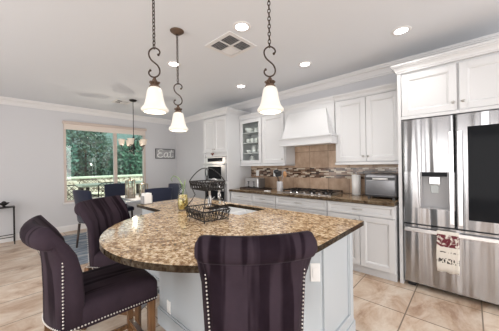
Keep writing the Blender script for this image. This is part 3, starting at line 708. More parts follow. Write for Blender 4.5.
# white napkin box on far corner
nb = thing('napkin_holder', 'white napkin holder standing at the far left corner of the island', 'napkin holder', (1.24, 2.86, ZK))
obj('frame', MB().box(1.19, 1.20, 2.82, 2.90, ZK, ZK+.10).box(1.29, 1.30, 2.82, 2.90, ZK, ZK+.10).box(1.19, 1.30, 2.82, 2.90, ZK, ZK+.008), M['grey'], nb)
obj('napkins', MB().box(1.202, 1.288, 2.815, 2.905, ZK+.009, ZK+.13), M['paper'], nb, bevel=.004)

# vase
vs_ = thing('glass_vase', 'clear glass vase with golden yellow filling beside the wire basket', 'vase', (1.30, 2.14, ZK))
VP = (1.30, 2.14, ZK)
obj('glass', MB().lathe_open([(.001, .0), (.045, 0), (.052, .02), (.056, .09), (.046, .17), (.032, .215), (.040, .26), (.037, .26), (.029, .215), (.043, .17), (.053, .09), (.048, .02), (.001, .008)], VP, 24), M['clear'], vs_)
gm = mat('golden_filling', (.45, .30, .07), .3, .3)
setcol(gm, ramp(gm, noise(gm, coords(gm), 38, 3), [(.40, (.16, .10, .02)), (.5, (.55, .38, .08)), (.65, (.85, .74, .40))]))
obj('filling', MB().lathe([(.0, .012), (.046, .014), (.050, .08), (.041, .155), (.0, .16)], VP, 20), gm, vs_)
gl = mat('green_stem', (.22, .33, .12), .6)
st = single('green_stem', MB().tube([(1.30, 2.14, ZK+.165), (1.295, 2.145, ZK+.26), (1.27, 2.17, ZK+.33), (1.235, 2.20, ZK+.35), (1.215, 2.22, ZK+.32), (1.225, 2.21, ZK+.29)], [.004, .004, .004, .004, .003, .002], 6)
            .tube([(1.302, 2.138, ZK+.165), (1.315, 2.125, ZK+.28), (1.32, 2.12, ZK+.31)], [.003, .005, .002], 6), gl, 'curled green stem standing in the golden glass vase', 'stem')

# wire basket
bk = thing('wire_basket', 'black two-tier wrought iron fruit basket on the island', 'basket', (1.215, 1.625, ZK), math.radians(-9))
def rr(hx, hy, z, n=6, r=.03):
    pts = []
    for cx0, cy0, s in ((hx-r, hy-r, 0), (-hx+r, hy-r, 90), (-hx+r, -hy+r, 180), (hx-r, -hy+r, 270)):
        for i in range(n+1):
            a = math.radians(s+90*i/n); pts.append((cx0+r*math.cos(a), cy0+r*math.sin(a), z))
    return pts
def tier(nm, hx, hy, z0, h, fl):
    mb = MB()
    mb.tube(rr(hx, hy, z0+h), .0055, 6, True); mb.tube(rr(hx-fl, hy-fl, z0), .0045, 6, True)
    def loop_side(p, q, P, Q, n):
        for i in range(n):
            a = i/n; b_ = (i+1)/n; m0 = (a+b_)/2
            T = lambda u, v: tuple((p[k]+(q[k]-p[k])*u)*(1-v)+(P[k]+(Q[k]-P[k])*u)*v for k in range(3))
            w_ = (b_-a)
            pts = [T(a+.05*w_, 0), T(a+.12*w_, .5), T(a+.35*w_, .92), T(a+.62*w_, .98), T(a+.8*w_, .72), T(a+.68*w_, .45), T(a+.45*w_, .5), T(a+.5*w_, .7)]
            mb.tube(pts, .0032, 5); mb.tube([T(a+.62*w_, 0), T(a+.9*w_, .5), T(a+.98*w_, 1)], .0024, 5)
    l = [(-1, -1), (1, -1), (1, 1), (-1, 1)]
    for k in range(4):
        s0, s1 = l[k], l[(k+1) % 4]
        n = 4 if k % 2 == 0 else 6
        n = 4 if abs(s0[0]-s1[0]) > 1 else 6
        loop_side((s0[0]*(hx-fl), s0[1]*(hy-fl), z0), (s1[0]*(hx-fl), s1[1]*(hy-fl), z0), (s0[0]*hx, s0[1]*hy, z0+h), (s1[0]*hx, s1[1]*hy, z0+h), n)
    for i in range(1, 7):
        y = -(hy-fl)+2*(hy-fl)*i/7; mb.tube([(-hx+fl, y, z0), (hx-fl, y, z0)], .002, 5)
    for i in range(1, 4):
        x = -(hx-fl)+2*(hx-fl)*i/4; mb.tube([(x, -hy+fl, z0), (x, hy-fl, z0)], .002, 5)
    return obj(nm, mb, M['iron'], bk, False)
tier('lower_tier', .125, .172, .018, .076, .018)
tier('upper_tier', .095, .143, .252, .062, .012)
for sx in (-1, 1):
    for sy in (-1, 1):
        mb = MB(); mb.tube([(sx*.115, sy*.160, .094), (sx*.085, sy*.12, .15), (sx*.062, sy*.095, .20), (sx*.078, sy*.125, .262)], .004, 6)
        mb.tube([(sx*.105, sy*.152, .018), (sx*.109, sy*.158, .0055)], .005, 6)
        obj('support', mb, M['iron'], bk, False)
mb = MB()
for sx in (-1, 1):
    pts = [(sx*.093*math.cos(0) if False else sx*(.093-.075*math.sin(PI*i/16)), .143*math.cos(PI*i/16), .312+.115*math.sin(PI*i/16)) for i in range(17)]
    mb.tube(pts, .004, 6)
obj('handle', mb, M['iron'], bk, False)

# ---------------------------------------------------------------- counter stools
def stool():
    t = thing('counter_stool', '', 'bar stool', (0, 0, 0), 0, 'velvet counter stools round the island')
    # back: profile (x fwd, z), lofted over the width with plan curvature
    prof = [(0.000, .53), (0.000, .70), (-.004, .84), (-.012, .925), (-.028, .948)]
    for i in range(13):     # roll
        a = math.radians(-60-18*i*1.0); prof.append((-.036+.052*math.cos(a), 1.000+.052*math.sin(a)*1.0))
    prof += [(.048, .955), (.078, .90), (.098, .82), (.108, .70), (.108, .53)]
    prof = [(x, z+max(0, z-.8)*.10) for x, z in prof]
    NP = len(prof); NS = 28; vs = []; fs = []
    for s in range(NS+1):
        u = -1+2*s/NS; ue = u
        edge = abs(u)
        inward = 0.0
        for k, (x, z) in enumerate(prof):
            top = min(1, max(0, (z-.55)/.36))
            isroll = z > .935 and k > 3
            hw = .198+.020*top
            if isroll: hw = .256
            elif z > .925: hw = .232
            front = max(0, min(1, x/.10)) if not isroll else 0
            hw += .034*front*max(0, min(1, (.93-z)/.05))
            crv = .055*u*u            # ends come forward
            rnd = 0
            # round the ends
            wr = 1.0 if isroll else max(0, min(1, (z-.90)/.05)); cx0 = .05-.09*wr; cz0 = 1.0
            sh = 1.0
            if edge > .86: sh = math.sqrt(max(0.0, 1-((edge-.86)/.14)**2*.72))
            px = cx0+(x-cx0)*sh; pz = z+(cz0-z)*(1-sh)*wr
            vs.append((px+crv, u*hw, pz))
    for s in range(NS):
        for k in range(NP-1): fs.append((s*NP+k, (s+1)*NP+k, (s+1)*NP+k+1, s*NP+k+1))
        fs.append((s*NP+NP-1, (s+1)*NP+NP-1, (s+1)*NP, s*NP))
    fs.append(tuple(range(NP))); fs.append(tuple(NS*NP+k for k in range(NP)))
    o = obj('backrest', MB().add(vs, fs, True), M['velvet'], t, False)
    # seat
    mb = MB(); NX, NY = 14, 14; zt = .665; vs = []; fs = []
    def half(xn): return .225+.018*xn
    rings = [(0, .53), (0.0, .60), (.0, .63), (.012, .650), (.035, .664), (.08, .672), (.16, .678)]
    pts_r = []
    K = 40
    for ins, z in rings:
        ring = []
        for i in range(K):
            a = 2*PI*i/K; cs, sn = math.cos(a), math.sin(a); e = .18
            sx = abs(cs)**e*(1 if cs >= 0 else -1); sy = abs(sn)**e*(1 if sn >= 0 else -1)
            hx = .216-ins*.9; hy = .238-ins+.012*max(0, cs)
            ring.append((.326+hx*sx, hy*sy, z))
        pts_r.append(ring)
    for ring in pts_r: vs += ring
    for k in range(len(pts_r)-1):
        for i in range(K):
            j = (i+1) % K; fs.append((k*K+i, k*K+j, (k+1)*K+j, (k+1)*K+i))
    fs.append(tuple(range(K))[::-1]); fs.append(tuple((len(pts_r)-1)*K+i for i in range(K)))
    obj('seat', MB().add(vs, fs, True), M['velvet'], t, False)
    # nailhead trim: down both back edges and round the seat skirt
    nb_ = MB()
    def stud(x, y, z): nb_.sphere((x, y, z), .0052, 6)
    for sy in (-1, 1):
        for i in range(24):
            z = .555+i*.0175; top = min(1, max(0, (z-.55)/.36)); hw = .198+.020*top
            stud(.062, sy*(hw+.003), z)
        for i in range(31): stud(.075+i*.0148, sy*(.2385+.012*max(0, i-12)/18), .548)
    for i in range(30): stud(.5425, -.235+i*.0162, .548)
    for i in range(27): 
        u = -.95+1.9*i/26; stud(.055*u*u-.001, u*.198, .54)
    n_ = obj('nailhead_trim', nb_, M['nail'], t, False); n_['kind'] = 'stuff'; n_['label'] = 'silver nailhead trim'
    for sx, sy in ((.505, 1), (.505, -1), (.05, 1), (.05, -1)):
        sp = -.05 if sx < .2 else 0; y = sy*.195
        l = MB(); w1, w0 = .021, .016; vs = []
        for (z, w_, dx) in ((.001, w0, sp), (.529, w1, 0)):
            for a, b_ in ((-1, -1), (1, -1), (1, 1), (-1, 1)): vs.append((sx+dx+a*w_, y+b_*w_, z))
        l.add(vs, [(3, 2, 1, 0), (4, 5, 6, 7), (0, 1, 5, 4), (1, 2, 6, 5), (2, 3, 7, 6), (3, 0, 4, 7)])
        obj('leg', l, M['wood'], t, False, bevel=.003)
    obj('stretcher', MB().box(.493, .517, -.176, .176, .19, .225), M['wood'], t, False, bevel=.002)
    for sy in (-1, 1): obj('stretcher', MB().box(.045, .484, sy*.195-.010, sy*.195+.010, .16, .19), M['wood'], t, False, bevel=.002)
    obj('foot_plate', MB().box(.518, .520, -.17, .17, .20, .228).box(.490, .520, -.17, .17, .2255, .2285), M['steel2'], t, False)
    return t
s0 = stool()
s0.location = (.742, .655, 0); s0.rotation_euler = (0, 0, math.radians(48)); s0['label'] = 'dark aubergine velvet stool seen from behind at the front edge of the island'
dup(s0, (.172, 1.71, 0), math.radians(-2), 'dark aubergine velvet stool at the rounded left end with its whole seat in view')
dup(s0, (.665, 2.505, 0), math.radians(-57), 'dark aubergine velvet stool on the far side of the rounded bar facing the camera')

# ---------------------------------------------------------------- pendants, chandelier, downlights
def pendant(x, y, zb, lab):
    t = thing('pendant_light', lab, 'pendant light', (x, y, zb), 0, 'bell pendant lights over the island')
    # shade: bell with a rounded foot flange, wall thickness inside
    o = [(.034, .192), (.046, .180), (.053, .155), (.058, .12), (.064, .085), (.074, .052), (.086, .034), (.0935, .022), (.092, .012), (.080, .002), (.074, .000)]
    i_ = [(.070, .004), (.082, .016), (.080, .030), (.068, .052), (.059, .085), (.053, .12), (.048, .155), (.030, .180)]
    sc_ = lambda L_: [(r_, .014+z_*.93) for r_, z_ in L_]
    obj('shade', MB().lathe_open(sc_(o)+sc_(i_), (x, y, zb), 32), M['shade'], t)
    obj('bulb', MB().sphere((x, y, zb+.095), .026, 12, (1, 1, 1.2)), M['bulb'], t)
    obj('socket', MB().lathe([(.012, .125), (.014, .13), (.014, .178), (.0, .18)], (x, y, zb), 12), M['bronze'], t)
    cap = MB().lathe([(.036, .193), (.038, .198), (.030, .208), (.022, .222), (.026, .232), (.016, .246), (.008, .262), (0, .264)], (x, y, zb), 20)
    for k in range(8):
        a = 2*PI*k/8; cs, sn = math.cos(a), math.sin(a)
        cap.tube([(x+.02*cs, y+.02*sn, zb+.212), (x+.034*cs, y+.034*sn, zb+.232), (x+.040*cs, y+.040*sn, zb+.226)], [.007, .006, .002], 6)
    obj('leaf_cap', cap, M['leafcap'], t)
    # S scroll lies in the image-parallel plane (x-dir along (1,-1))
    D = Vector((.70, -.71, 0)); z0 = zb+.264; H_ = .215; P = []
    def pt(u, v): return (x+D.x*u, y+D.y*u, z0+v)
    sc = [(0.028, .150), (.018, .165), (.006, .178), (-.012, .205-.012), (-.03, .188)]
    pts = []
    # lower curl (opens left), then long diagonal, then upper curl (opens right)
    low = [(-.030, .052), (-.038, .044), (-.040, .030), (-.030, .014), (-.012, .004), (.008, .004), (.028, .016), (.038, .036), (.036, .062), (.022, .088), (.0, .108)]
    up = [(-v, .216-z_) for v, z_ in reversed(low)]
    for u_, z_ in low[:-1]+[(0, .108)]+up[1:]: pts.append(pt(u_, z_))
    rad = [.003]+[.0055]*(len(pts)-2)+[.003]
    # smooth the polyline
    P2 = []; Q = [Vector(p) for p in pts]
    for i in range(len(Q)-1):
        a_, b2, c2, d2 = Q[max(i-1, 0)], Q[i], Q[i+1], Q[min(i+2, len(Q)-1)]
        for k in range(4):
            u_ = k/4; P2.append(.5*((2*b2)+(-a_+c2)*u_+(2*a_-5*b2+4*c2-d2)*u_*u_+(-a_+3*b2-3*c2+d2)*u_**3))
    P2.append(Q[-1])
    mb = MB().tube(P2, .0055, 8); mb.sphere(Q[0], .0095, 8); mb.sphere(Q[-1], .0095, 8)
    obj('scroll', mb, M['bronze'], t)
    ch = MB(); zc = z0+.205; ztop = ZC-.03; k = 0
    while zc < ztop:
        Hh = min(.034, ztop+.012-zc); a = PI/2*(k % 2)+.4; cs, sn = math.cos(a), math.sin(a)
        ch.tube([(x+cs*.0095*math.sin(q), y+sn*.0095*math.sin(q), zc+Hh/2-Hh/2*math.cos(q)) for q in [2*PI*j/10 for j in range(10)]], .0034, 6, True)
        zc += .027; k += 1
    obj('chain', ch, M['bronze'], t)
    obj('canopy', MB().lathe([(.066, ZC-.001-zb), (.066, ZC-.006-zb), (.055, ZC-.014-zb), (.045, ZC-.018-zb), (.038, ZC-.028-zb), (.010, ZC-.034-zb), (0, ZC-.036-zb)], (x, y, zb), 28), M['leafcap'], t)
    l = bpy.data.lights.new('bulb_light', 'POINT'); l.energy = 1.3; l.color = (1, .87, .70); l.shadow_soft_size = .03
    lo = bpy.data.objects.new('bulb_light', l); lo.location = (0, 0, .03); C.objects.link(lo); lo.parent = t
pendant(.793, 1.658, 1.738, 'bell pendant light hanging leftmost over the rounded bar end')
pendant(1.237, 2.095, 1.695, 'bell pendant light hanging farthest back with its round ceiling canopy in view')
pendant(1.333, 1.03, 1.718, 'bell pendant light hanging rightmost in front of the range hood')

chn = thing('chandelier', 'black iron chandelier with lit frosted glass shades above the dining table', 'chandelier', (1.886, 4.88, 1.58))
cx0, cy0 = 1.886, 4.88
obj('canopy', MB().lathe([(.07, ZC-.001), (.07, ZC-.012), (.05, ZC-.03), (0, ZC-.034)], (cx0, cy0, 0), 24), M['iron'], chn)
obj('rod', MB().tube([(cx0, cy0, ZC-.03), (cx0, cy0, 1.98)], .007, 8), M['iron'], chn)
obj('column', MB().lathe([(0, 1.60), (.012, 1.61), (.022, 1.635), (.010, 1.66), (.014, 1.70), (.030, 1.74), (.018, 1.79), (.012, 1.86), (.024, 1.92), (.010, 1.97), (0, 1.985)], (cx0, cy0, 0), 16), M['iron'], chn)
for k in range(5):
    a = math.radians(20+72*k); cs, sn = math.cos(a), math.sin(a)
    q = lambda r, z: (cx0+r*cs, cy0+r*sn, z)
    arm = obj('arm', MB().tube([q(.02, 1.74), q(.06, 1.68), q(.12, 1.66), q(.18, 1.69), q(.21, 1.75), q(.21, 1.775)], .006, 8).tube([q(.02, 1.90), q(.06, 1.93), q(.09, 1.88), q(.07, 1.80), q(.11, 1.72)], .004, 6).lathe([(.02, 1.775), (.028, 1.785), (.015, 1.79)], (cx0+.21*cs, cy0+.21*sn, 0), 12), M['iron'], chn)
    obj('glass_shade', MB().lathe_open([(.022, 1.79), (.040, 1.80), (.048, 1.83), (.052, 1.87), (.066, 1.905), (.062, 1.905), (.047, 1.87), (.043, 1.83), (.03, 1.805)], (cx0+.21*cs, cy0+.21*sn, 0), 18), M['chshade'], arm)
    obj('bulb', MB().sphere((cx0+.21*cs, cy0+.21*sn, 1.84), .018, 8, (1, 1, 1.3)), M['bulb'], arm)
l = bpy.data.lights.new('chandelier_light', 'POINT'); l.energy = 10; l.color = (1, .88, .72); l.shadow_soft_size = .02
lo = bpy.data.objects.new('chandelier_light', l); lo.location = (0, 0, -.12); C.objects.link(lo); lo.parent = chn

def downlight(x, y, lab):
    t = thing('recessed_light', lab, 'ceiling light', (x, y, ZC), 0, 'recessed ceiling lights')
    obj('trim_ring', MB().lathe_open([(.058, -.002), (.062, -.008), (.082, -.006), (.088, -.0005)], (x, y, ZC), 28), M['trim'], t)
    obj('lens', MB().lathe([(.0, -.001), (.060, -.0015), (.060, -.004), (0, -.0045)], (x, y, ZC), 24), M['lamp'], t)
    l = bpy.data.lights.new('downlight', 'SPOT'); l.energy = 18; l.color = (1, .97, .93); l.spot_size = math.radians(125); l.spot_blend = .8; l.shadow_soft_size = .06
    lo = bpy.data.objects.new('downlight', l); lo.location = (0, 0, -.02); C.objects.link(lo); lo.parent = t
for x, y, lab in ((1.63, 1.59, 'round recessed ceiling light between the vent and the right pendant'), (2.80, .495, 'round recessed ceiling light nearest the fridge cabinet'),
                  (2.82, 1.59, 'round recessed ceiling light in front of the right wall cabinet'), (2.83, 2.80, 'round recessed ceiling light in front of the glass cabinet'),
                  (1.60, 2.80, 'round recessed ceiling light behind the far pendant chain')):
    downlight(x, y, lab)

def vent(x, y, s, lab, rz=0):
    t = thing('ceiling_vent', lab, 'vent', (x, y, ZC), rz)
    obj('frame', MB().box(-s, s, -s, -s+.045, -.008, -.0005).box(-s, s, s-.045, s, -.008, -.0005).box(-s, -s+.045, -s+.045, s-.045, -.008, -.0005).box(s-.045, s, -s+.045, s-.045, -.008, -.0005)
        .box(-.010, .010, -s+.045, s-.045, -.008, -.0005).box(-s+.045, -.010, -.010, .010, -.008, -.0005).box(.010, s-.045, -.010, .010, -.008, -.0005), M['trim'], t, False)
    obj('duct_shade', MB().box(-s+.046, s-.046, -s+.046, s-.046, -.0025, -.0005), mat('vent_shadow', (.05, .05, .055), .9), t, False)  # flat dark plate; its colour stands for the shade inside the vent
    lv = MB(); q = (s-.055); n = 6
    for sx in (-1, 1):
        for sy in (-1, 1):
            for i in range(n):
                c_ = .014+(q-.012)*(i+.5)/n
                if (sx, sy) in ((-1, -1), (-1, 1), (1, 1)):    # slats run along y
                    lv.add([(sx*c_-.008*sx, sy*.011, -.0028), (sx*c_-.008*sx, sy*(q+.008), -.0028), (sx*c_+.003*sx, sy*(q+.008), -.012), (sx*c_+.003*sx, sy*.011, -.012)], [(0, 1, 2, 3)])
                else:
                    lv.add([(sx*.011, sy*c_-.008*sy, -.0028), (sx*(q+.008), sy*c_-.008*sy, -.0028), (sx*(q+.008), sy*c_+.003*sy, -.012), (sx*.011, sy*c_+.003*sy, -.012)], [(0, 1, 2, 3)])
    o = obj('louvers', lv, M['trim'], t, False); sl = o.modifiers.new('s', 'SOLIDIFY'); sl.thickness = .0015
vent(1.80, 1.93, .205, 'square white air vent with four louvre quadrants between the pendants')
vent(1.78, 5.17, .15, 'small ceiling air vent near the chandelier canopy')

# ---------------------------------------------------------------- dining corner
TXc, TYc = 1.886, 4.88
dt = thing('dining_table', 'dark dining table with a white runner beyond the island', 'table', (TXc, TYc, 0))
obj('tabletop', MB().box(TXc-.5, TXc+.5, TYc-.5, TYc+.5, .725, .76), mat('pale_table_top', (.45, .47, .50), .2), dt, bevel=.006)
for sx in (-1, 1):
    for sy in (-1, 1): obj('leg', MB().box(TXc+sx*.44-.03, TXc+sx*.44+.03, TYc+sy*.44-.03, TYc+sy*.44+.03, .0105, .724), M['darkwood'], dt, bevel=.004)
single('table_runner', MB().box(TXc-.18, TXc+.18, TYc-.48, TYc+.48, .7605, .7635), M['paper'], 'white cloth runner lying on the dining table', 'table runner')
def lantern(x, y, h, r, lab, z0=.764):
    t = thing('candle_lantern', lab, 'lantern', (x, y, z0), 0, 'lanterns on the dining table')
    fr_ = MB().lathe([(r, 0), (r, .012), (r*.6, .016), (0, .017)], (x, y, z0), 20).lathe([(r*.95, h), (r, h+.008), (r*.55, h+.022), (r*.25, h+.03), (r*.25, h+.05), (0, h+.052)], (x, y, z0), 20)
    for k in range(4):
        a = PI/4+PI/2*k; fr_.tube([(x+r*.88*math.cos(a), y+r*.88*math.sin(a), z0+.012), (x+r*.88*math.cos(a), y+r*.88*math.sin(a), z0+h)], .013, 6)
    obj('frame', fr_, mat('champagne_metal', (.42, .36, .28), .35, .6), t)
    obj('glass', MB().lathe_open([(r*.8, .018), (r*.8, h-.002)], (x, y, z0), 20), M['clear'], t)
    obj('candle', MB().lathe([(r*.6, .018), (r*.6, h*.6), (0, h*.61)], (x, y, z0), 16), mat('ivory_wax', (.55, .46, .38), .5), t)
lantern(1.80, 4.86, .33, .095, 'taller glass candle lantern on the left side of the dining table')
lantern(2.03, 4.80, .25, .09, 'shorter glass candle lantern on the right side of the dining table')

def dining_chair():
    t = thing('dining_chair', '', 'chair', (0, 0, 0), 0, 'navy dining chairs')
    # local: facing +x, origin on floor under seat centre
    mb = MB(); NS = 12; vs = []; fs = []
    prof = [(-.235, .44), (-.25, .60), (-.275, .80), (-.300, .975), (-.285, .99), (-.262, .985), (-.235, .80), (-.205, .62), (-.195, .44)]
    n = len(prof)
    for s in range(NS+1):
        u = -1+2*s/NS
        for x, z in prof:
            hw = .215+.02*(z-.44); vs.append((x+.03*u*u, u*hw, z-(.012*u*u if z > .95 else 0)))
    for s in range(NS):
        for k in range(n): fs.append((s*n+k, (s+1)*n+k, (s+1)*n+(k+1) % n, s*n+(k+1) % n))
    fs += [tuple(range(n)), tuple(NS*n+k for k in range(n))]
    obj('backrest', mb.add(vs, fs, True), M['navy'], t, False)
    obj('seat', MB().box(-.20, .23, -.225, .225, .40, .49), M['navy'], t, False, bevel=.03)
    for sx, sy in ((.19, .18), (.19, -.18), (-.19, .18), (-.19, -.18)):
        dx = -.05 if sx < 0 else .01
        obj('leg', MB().tube([(sx+dx, sy, .001), (sx, sy, .399)], [.014, .021], 8), M['darkwood'], t, False)
    return t
dc = dining_chair(); dc.location = (1.22, 4.80, .0095); dc.rotation_euler = (0, 0, math.radians(18)); dc['label'] = 'navy dining chair left of the table seen from the side in front of the window'
dup(dc, (1.86, 5.62, .0095), math.radians(-90), 'navy dining chair on the far window side of the dining table')
dup(dc, (1.98, 4.18, .0095), math.radians(78), 'navy dining chair on the near side of the dining table with smooth back')
c4 = dup(dc, (2.40, 4.60, .0095), math.radians(188), 'navy dining chair with diamond tufted back at the right of the table')
tf = MB()
for i in range(5):
    for j in range(5):
        tf.sphere((-.292+.004*j+.0*i, -.16+.08*i+(.04 if j % 2 else 0)-.01, .62+.075*j), .012, 6, (.5, 1, 1))
# tufting welts as diamonds on the back
tf = MB()
for i in range(-4, 5):
    for s_ in (-1, 1):
        pts = []
        for k in range(8):
            u_ = k/7; z = .50+.46*u_; y = i*.075+s_*.23*(u_-.5)
            if abs(y) > .205: continue
            xb = -.235-(z-.44)*.12; pts.append((xb-.004+.03*(y/.22)**2, y, z))
        if len(pts) > 1: tf.tube(pts, .004, 4)
obj('tufting', tf, mat('silver_piping', (.22, .23, .27), .5), c4, False)

# rug under the dining table
rg = MB().box(.72, 3.0, 4.02, 5.95, .001, .010)
rm = mat('woven_blue_grey_rug', (.2, .24, .3), .95); rc = noise(rm, coords(rm, (1, 5, 1)), 2.2, 4, .6)
setcol(rm, ramp(rm, rc, [(.38, (.12, .15, .20)), (.5, (.24, .28, .33)), (.62, (.42, .43, .44))]))
single('area_rug', rg, rm, 'blue-grey striped rug under the dining table', 'rug')

# Eat sign
sg = thing('wall_sign', 'grey framed sign reading Eat in white script on the back wall', 'sign', (3.31, YB-.02, 1.57))
x0, x1, z0, z1 = 3.02, 3.60, 1.585, 1.865
sm_ = mat('weathered_grey_wood', (.22, .22, .23), .7)
setcol(sm_, ramp(sm_, noise(sm_, coords(sm_, (2, 1, 14)), 4, 4), [(.35, (.34, .34, .35)), (.7, (.52, .52, .53))]))
obj('board', MB().box(x0+.02, x1-.02, YB-.012, YB-.002, z0+.02, z1-.02), sm_, sg)
obj('frame', MB().box(x0, x1, YB-.022, YB-.002, z0, z0+.02).box(x0, x1, YB-.022, YB-.002, z1-.02, z1).box(x0, x0+.02, YB-.022, YB-.002, z0+.02, z1-.02).box(x1-.02, x1, YB-.022, YB-.002, z0+.02, z1-.02), mat('dark_grey_frame', (.09, .09, .095), .6), sg)
def stroke(pts): 
    Q = [Vector((x0+.03+p[0]*.52, YB-.022, z0+.02+p[1]*.24)) for p in pts]; P2 = []
    for i in range(len(Q)-1):
        a_, b2, c2, d2 = Q[max(i-1, 0)], Q[i], Q[i+1], Q[min(i+2, len(Q)-1)]
        for k in range(5):
            u_ = k/5; P2.append(.5*((2*b2)+(-a_+c2)*u_+(2*a_-5*b2+4*c2-d2)*u_*u_+(-a_+3*b2-3*c2+d2)*u_**3))
    P2.append(Q[-1]); return P2
lt = MB()
lt.tube(stroke([(.36, .86), (.27, .97), (.13, .90), (.11, .70), (.24, .57), (.30, .56), (.16, .54), (.06, .36), (.09, .14), (.24, .08), (.38, .24)]), .0125, 6)
lt.tube(stroke([(.62, .58), (.54, .62), (.44, .50), (.42, .26), (.48, .10), (.58, .22), (.635, .62), (.62, .28), (.66, .10), (.74, .2)]), .0115, 6)
lt.tube(stroke([(.86, 1.0), (.82, .7), (.79, .3), (.83, .10), (.96, .20)]), .0115, 6); lt.tube(stroke([(.70, .68), (.84, .73), (.98, .74)]), .010, 6)
obj('lettering', lt, M['paper'], sg, label='white script lettering reading Eat')

# console table at left
ct = thing('console_table', 'thin black metal console table against the back wall at left', 'console table', (-.15, 6.2, 0))
ax0, ax1, ay0, ay1, az = -.55, .25, 6.05, 6.30, .675
obj('tabletop', MB().box(ax0, ax1, ay0, ay1, az-.012, az), M['iron'], ct, bevel=.003)
for x in (ax0+.012, ax1-.012):
    for y in (ay0+.012, ay1-.012): obj('leg', MB().box(x-.008, x+.008, y-.008, y+.008, .001, az-.013), M['iron'], ct)
obj('lower_frame', MB().box(ax0+.021, ax1-.021, ay0+.006, ay0+.018, .13, .142).box(ax0+.021, ax1-.021, ay1-.018, ay1-.006, .13, .142).box(ax0+.006, ax0+.018, ay0+.021, ay1-.021, .13, .142).box(ax1-.018, ax1-.006, ay0+.021, ay1-.021, .13, .142), M['iron'], ct)
# bird-like dark ornament: bowl with knob
single('metal_bowl', MB().lathe([(.03, 0), (.035, .006), (.015, .02), (.05, .045), (.075, .075), (.07, .078), (.0, .05)], (.11, 6.17, az+.0005), 18).sphere((.11, 6.17, az+.075), .035, 10), M['iron'], 'dark round bowl with a ball on the black console table', 'bowl')

# ---------------------------------------------------------------- outside, beyond the window
gm_ = mat('pale_patio_stone', (.62, .56, .46), .8)
setcol(gm_, ramp(gm_, noise(gm_, coords(gm_), 3.5, 5, .7), [(.35, (.30, .26, .20)), (.55, (.62, .56, .46)), (.7, (.8, .74, .62))]))
o = single('patio_paving', MB().box(-3, 11, YB+.15, 15, -.12, -.02), gm_, 'pale stone paving of the patio outside the window', 'paving')
o['kind'] = 'structure'
def leafy(name, x, y, z, r, lab, col, n=1100, seed=1):
    rnd = random.Random(seed); t = thing(name, lab, 'shrub', (x, y, -.02), 0, 'garden shrubs beyond the patio')
    obj('trunk', MB().tube([(x, y, -.019), (x+.03, y, z), (x, y, z+.3)], [.07, .045, .02], 8), M['darkwood'], t)
    mb = MB()
    for i in range(n):
        a = rnd.uniform(0, 2*PI); c_ = rnd.uniform(-1, 1); q = rnd.uniform(.35, 1)**.5; s_ = math.sqrt(1-c_*c_)
        p = Vector((x+r[0]*q*s_*math.cos(a), y+r[1]*q*s_*math.sin(a), z+r[2]*q*c_)); L_ = rnd.uniform(.06, .13)
        d1 = Vector((rnd.uniform(-1, 1), rnd.uniform(-1, 1), rnd.uniform(-1, 1))).normalized()*L_; d2 = d1.orthogonal().normalized()*L_*.45
        mb.add([p-d1, p+d2, p+d1, p-d2], [(0, 1, 2, 3)])
    lm = mat('leaf_green_%d' % seed, col, .6)
    o = obj('foliage', mb, lm, t); o['kind'] = 'stuff'
leafy('garden_shrub', 1.3, 11.6, 1.7, (1.0, .6, 1.35), 'tall blue-green shrub at left edge of the garden view', (.06, .15, .11), 2200, 1)
leafy('garden_shrub', 2.9, 13.2, 2.0, (1.3, .65, 1.5), 'dark green tree standing behind the left window pane', (.045, .09, .055), 2600, 2)
leafy('garden_shrub', 4.3, 11.6, 1.5, (.85, .6, 1.1), 'green shrub behind the window mullion', (.07, .16, .10), 1800, 3)
leafy('garden_shrub', 6.0, 13.2, 2.0, (1.25, .65, 1.5), 'grey-green tree behind the right window pane', (.07, .13, .09), 2400, 4)
leafy('garden_shrub', 7.6, 11.8, 1.6, (.9, .6, 1.2), 'green shrub at right edge of the garden view', (.05, .12, .08), 1500, 5)
lw = mat('pale_rubble_stone', (.7, .6, .5), .9); setcol(lw, ramp(lw, noise(lw, coords(lw), 9, 4, .7), [(.40, (.22, .17, .12)), (.48, (.66, .58, .46)), (.6, (.9, .84, .70))]))
gw = thing('low_garden_wall', 'low pale stone garden wall behind the patio chairs', 'wall', (3, 10.2, -.02))
obj('stone_face', MB().box(-1, 9, 10.1, 10.4, -.019, .98), lw, gw)
obj('coping', MB().box(-1, 9, 10.05, 10.45, .981, 1.05), mat('pale_green_coping', (.62, .68, .52), .7), gw, bevel=.01)
single('garden_wall', MB().box(-2, 10.5, 14.2, 14.4, -.02, 3.6), mat('green_grey_stucco', (.18, .27, .25), .9), 'tall green-grey stucco wall closing the garden beyond the patio', 'wall')
# patio roof, post and ceiling
pr_ = thing('patio_cover', 'pale green patio cover with posts outside the window', 'patio cover', (3, 9.2, 0))
pm = mat('pale_green_paint', (.30, .42, .38), .7)
obj('roof', MB().box(-2, 7.5, YB+.16, 7.6, 2.75, 2.9), pm, pr_)
for x in (.2, 4.35, 6.4): obj('post', MB().box(x-.05, x+.05, 7.45, 7.55, -.019, 2.749), pm, pr_, bevel=.008)
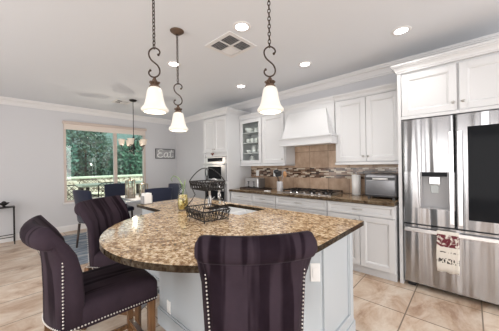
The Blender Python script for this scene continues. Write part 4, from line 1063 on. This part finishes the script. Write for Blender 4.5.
# patio chairs with lattice backs and pale cushions
def patio_chair(lab):
    t = thing('patio_chair', lab, 'patio chair', (0, 0, 0), 0, 'lattice patio chairs')
    mb = MB(); hw = .30
    mb.tube([(-.25, -hw, .0), (-.25, -hw, .90), (-.27, -hw+.08, .97), (-.27, hw-.08, .97), (-.25, hw, .90), (-.25, hw, .0)], .014, 6)
    for i in range(-6, 7):
        for s_ in (-1, 1):
            y0_, z0_ = i*.1, .45; k = s_*.5/.5; pts = [(y0_+k*u, z0_+u) for u in [q/10*.5 for q in range(11)] if abs(y0_+k*u) < hw]
            if len(pts) > 1: mb.tube([(-.255, p[0], p[1]) for p in (pts[0], pts[-1])], .007, 5)
    for i in range(7):
        a = i/6; mb.tube([(-.25+.52*a, -hw, .42), (-.25+.52*a, hw, .42)], .007, 5)
    for s_ in (-1, 1): mb.tube([(-.25, s_*hw, .62), (.2, s_*hw, .64), (.27, s_*hw, .58), (.27, s_*hw, 0)], .013, 6); mb.tube([(-.25, s_*hw, .42), (.27, s_*hw, .42)], .010, 6)
    for s_ in (-1, 1):
        for i in range(6): mb.tube([(-.2+.08*i, s_*hw, .42), (-.2+.08*i, s_*hw, .62)], .006, 5)
    obj('frame', mb, M['bronze'], t, False)
    obj('cushion', MB().box(-.22, .26, -.27, .27, .435, .52), mat('cream_cushion', (.72, .68, .52), .9), t, False, bevel=.03)
    return t
p0 = patio_chair('lattice-backed metal patio chair nearest the left jamb of the window'); p0.location = (1.25, 7.3, -.02); p0.rotation_euler = (0, 0, math.radians(60))
dup(p0, (2.15, 7.5, -.02), math.radians(95), 'lattice-backed metal patio chair seen just left of the window mullion')
dup(p0, (4.25, 8.3, -.02), math.radians(130), 'lattice-backed metal patio chair seen through the right window pane')
dup(p0, (2.3, 9.5, -.02), math.radians(-80), 'lattice-backed metal patio chair on the far side of the patio table')
pt_ = thing('patio_table', 'long pale stone patio table between the patio chairs', 'patio table', (2.6, 8.5, -.02))
obj('tabletop', MB().box(1.7, 3.7, 8.1, 9.0, .80, .86), mat('pale_stone_top', (.66, .64, .50), .4), pt_, bevel=.01)
for x in (1.85, 3.55):
    for y in (8.2, 8.9): obj('leg', MB().box(x-.04, x+.04, y-.04, y+.04, -.019, .799), M['bronze'], pt_)
